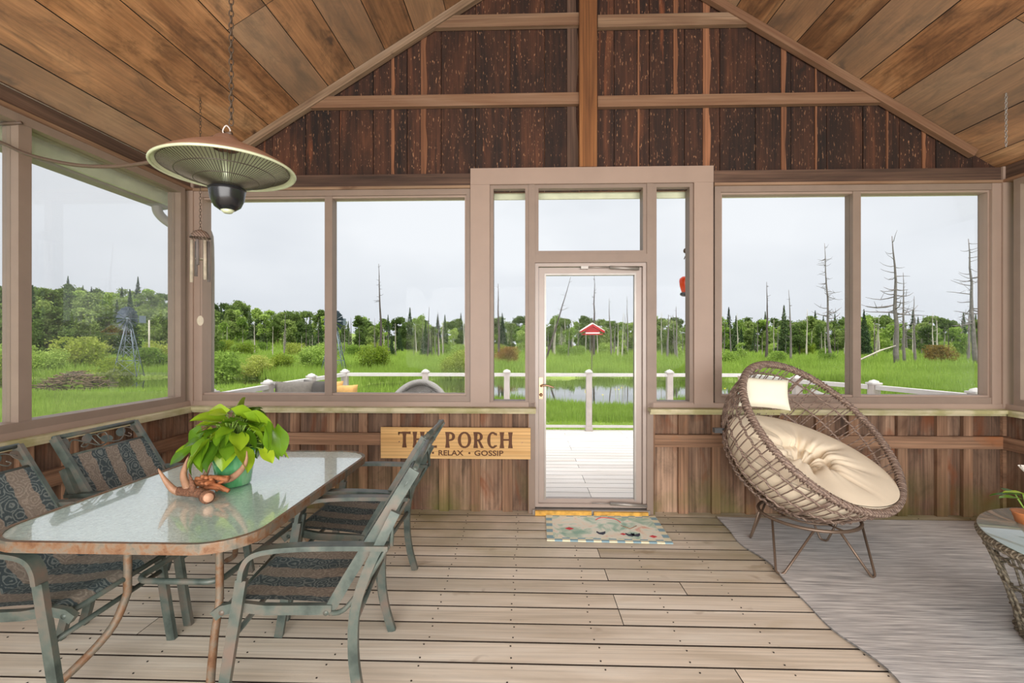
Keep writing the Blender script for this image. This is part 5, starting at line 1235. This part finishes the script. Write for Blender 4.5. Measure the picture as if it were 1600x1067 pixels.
# --- wicker coffee table
kx_, ky_ = cw(2.86, 1.965); KT = .50
kt = thing('wicker_coffee_table', 'round open wicker coffee table with a glass top at right', 'table', (kx_, ky_, 0.0))
KR = .62
MB().lathe([(0, KT - .008), (KR - .01, KT - .008), (KR, KT - .004), (KR - .002, KT), (0, KT)], 72).build('glass_top', M['cglass'], kt)
def kr(z): return .47 + .14 * (z / .46) ** 1.4
MB().tube([((KR - .015) * math.cos(i * math.pi / 60), (KR - .015) * math.sin(i * math.pi / 60), KT - .028) for i in range(120)], .019, 8, closed=True).build('rim', M['wick_d'], kt)
m = MB()
for i in range(130):
    a = 2 * math.pi * i / 130; ra = Vector((math.cos(a), math.sin(a), 0)); tg = Vector((-math.sin(a), math.cos(a), 0)); p = ra * (KR - .015) + Vector((0, 0, KT - .028))
    m.tube([p + (ra * math.cos(q) + Vector((0, 0, 1)) * math.sin(q)) * .0205 + tg * .012 * (q / 6) for q in [k * 2 * math.pi / 7 for k in range(7)]], .005, 4, closed=True)
m.build('rim_wrapping', M['wick_d'], kt)
for i in range(32):
    a = 2 * math.pi * i / 32 + (.03 if i % 2 else 0); tw = .12 if i % 3 == 0 else -.05
    MB().tube([((kr(z) + .003) * math.cos(a + tw * (z / .46)), (kr(z) + .003) * math.sin(a + tw * (z / .46)), z) for z in (.02, .1, .2, .3, .4, .475)], .0065, 6).build('cane', M['wick_d'], kt)
for z in (.41, .27, .14, .022):
    MB().tube([((kr(z) + .008 * (1 if i % 2 else -1)) * math.cos(2 * math.pi * i / 88), (kr(z) + .008 * (1 if i % 2 else -1)) * math.sin(2 * math.pi * i / 88), z + .004 * math.sin(i * .7)) for i in range(88)], .0065 if z > .03 else .015, 6, closed=True).build('hoop', M['wick_d'], kt)
MB().tube([(.33 * math.cos(i * math.pi / 24), .33 * math.sin(i * math.pi / 24), .12) for i in range(48)], .013, 8, closed=True).build('inner_hoop', M['wick_d'], kt)
for i in range(6):
    a = i * math.pi / 3 + .2; MB().tube([(.33 * math.cos(a), .33 * math.sin(a), .12), (kr(.1) * math.cos(a), kr(.1) * math.sin(a), .10)], .008, 6).build('strut', M['wick_d'], kt)
# plant in terracotta dish
qx, qy = cw((1606 - 800) / F * 2.36, 2.36)
pp = thing('table_plant', 'small leafy plant in a terracotta dish at the right picture edge', 'plant', (qx, qy, KT))
MB().lathe([(0, 0), (.045, 0), (.06, .05), (.065, .055), (.055, .055), (0, .045)], 28).build('pot', M['terra'], pp)
st = MB()
for i, (a, e, s_) in enumerate(((3.3, .9, 1.0), (2.6, 1.1, .9), (4.2, 1.0, .9), (.4, .9, 1), (1.4, .8, .9), (5.3, .9, 1), (3.0, 1.35, .8))):
    d = Vector((math.cos(a) * math.cos(e), math.sin(a) * math.cos(e), math.sin(e))); b_ = Vector((0, 0, .05)) + d * .10
    st.tube([(0, 0, .045), b_], .003, 5); o = link('leaf', LM[3], pp, b_); o.rotation_euler = (0, -.2 + .3 * (i % 2), a); o.scale = (1.3 * s_, .7 * s_, 1)
st.build('stems', M['stem'], pp)
m = MB(); m.tube([(0, 0, .05), (-.005, 0, .26)], .0025, 5)
for k in range(6):
    a_ = k * 1.047; m.grid(lambda u, v: (-.005 + math.cos(a_ + (v - .5) * .9) * u * .032, math.sin(a_ + (v - .5) * .9) * u * .032, .255 + .035 * u ** 1.6), 5, 5)
m.build('flower', M['whitep'], pp)
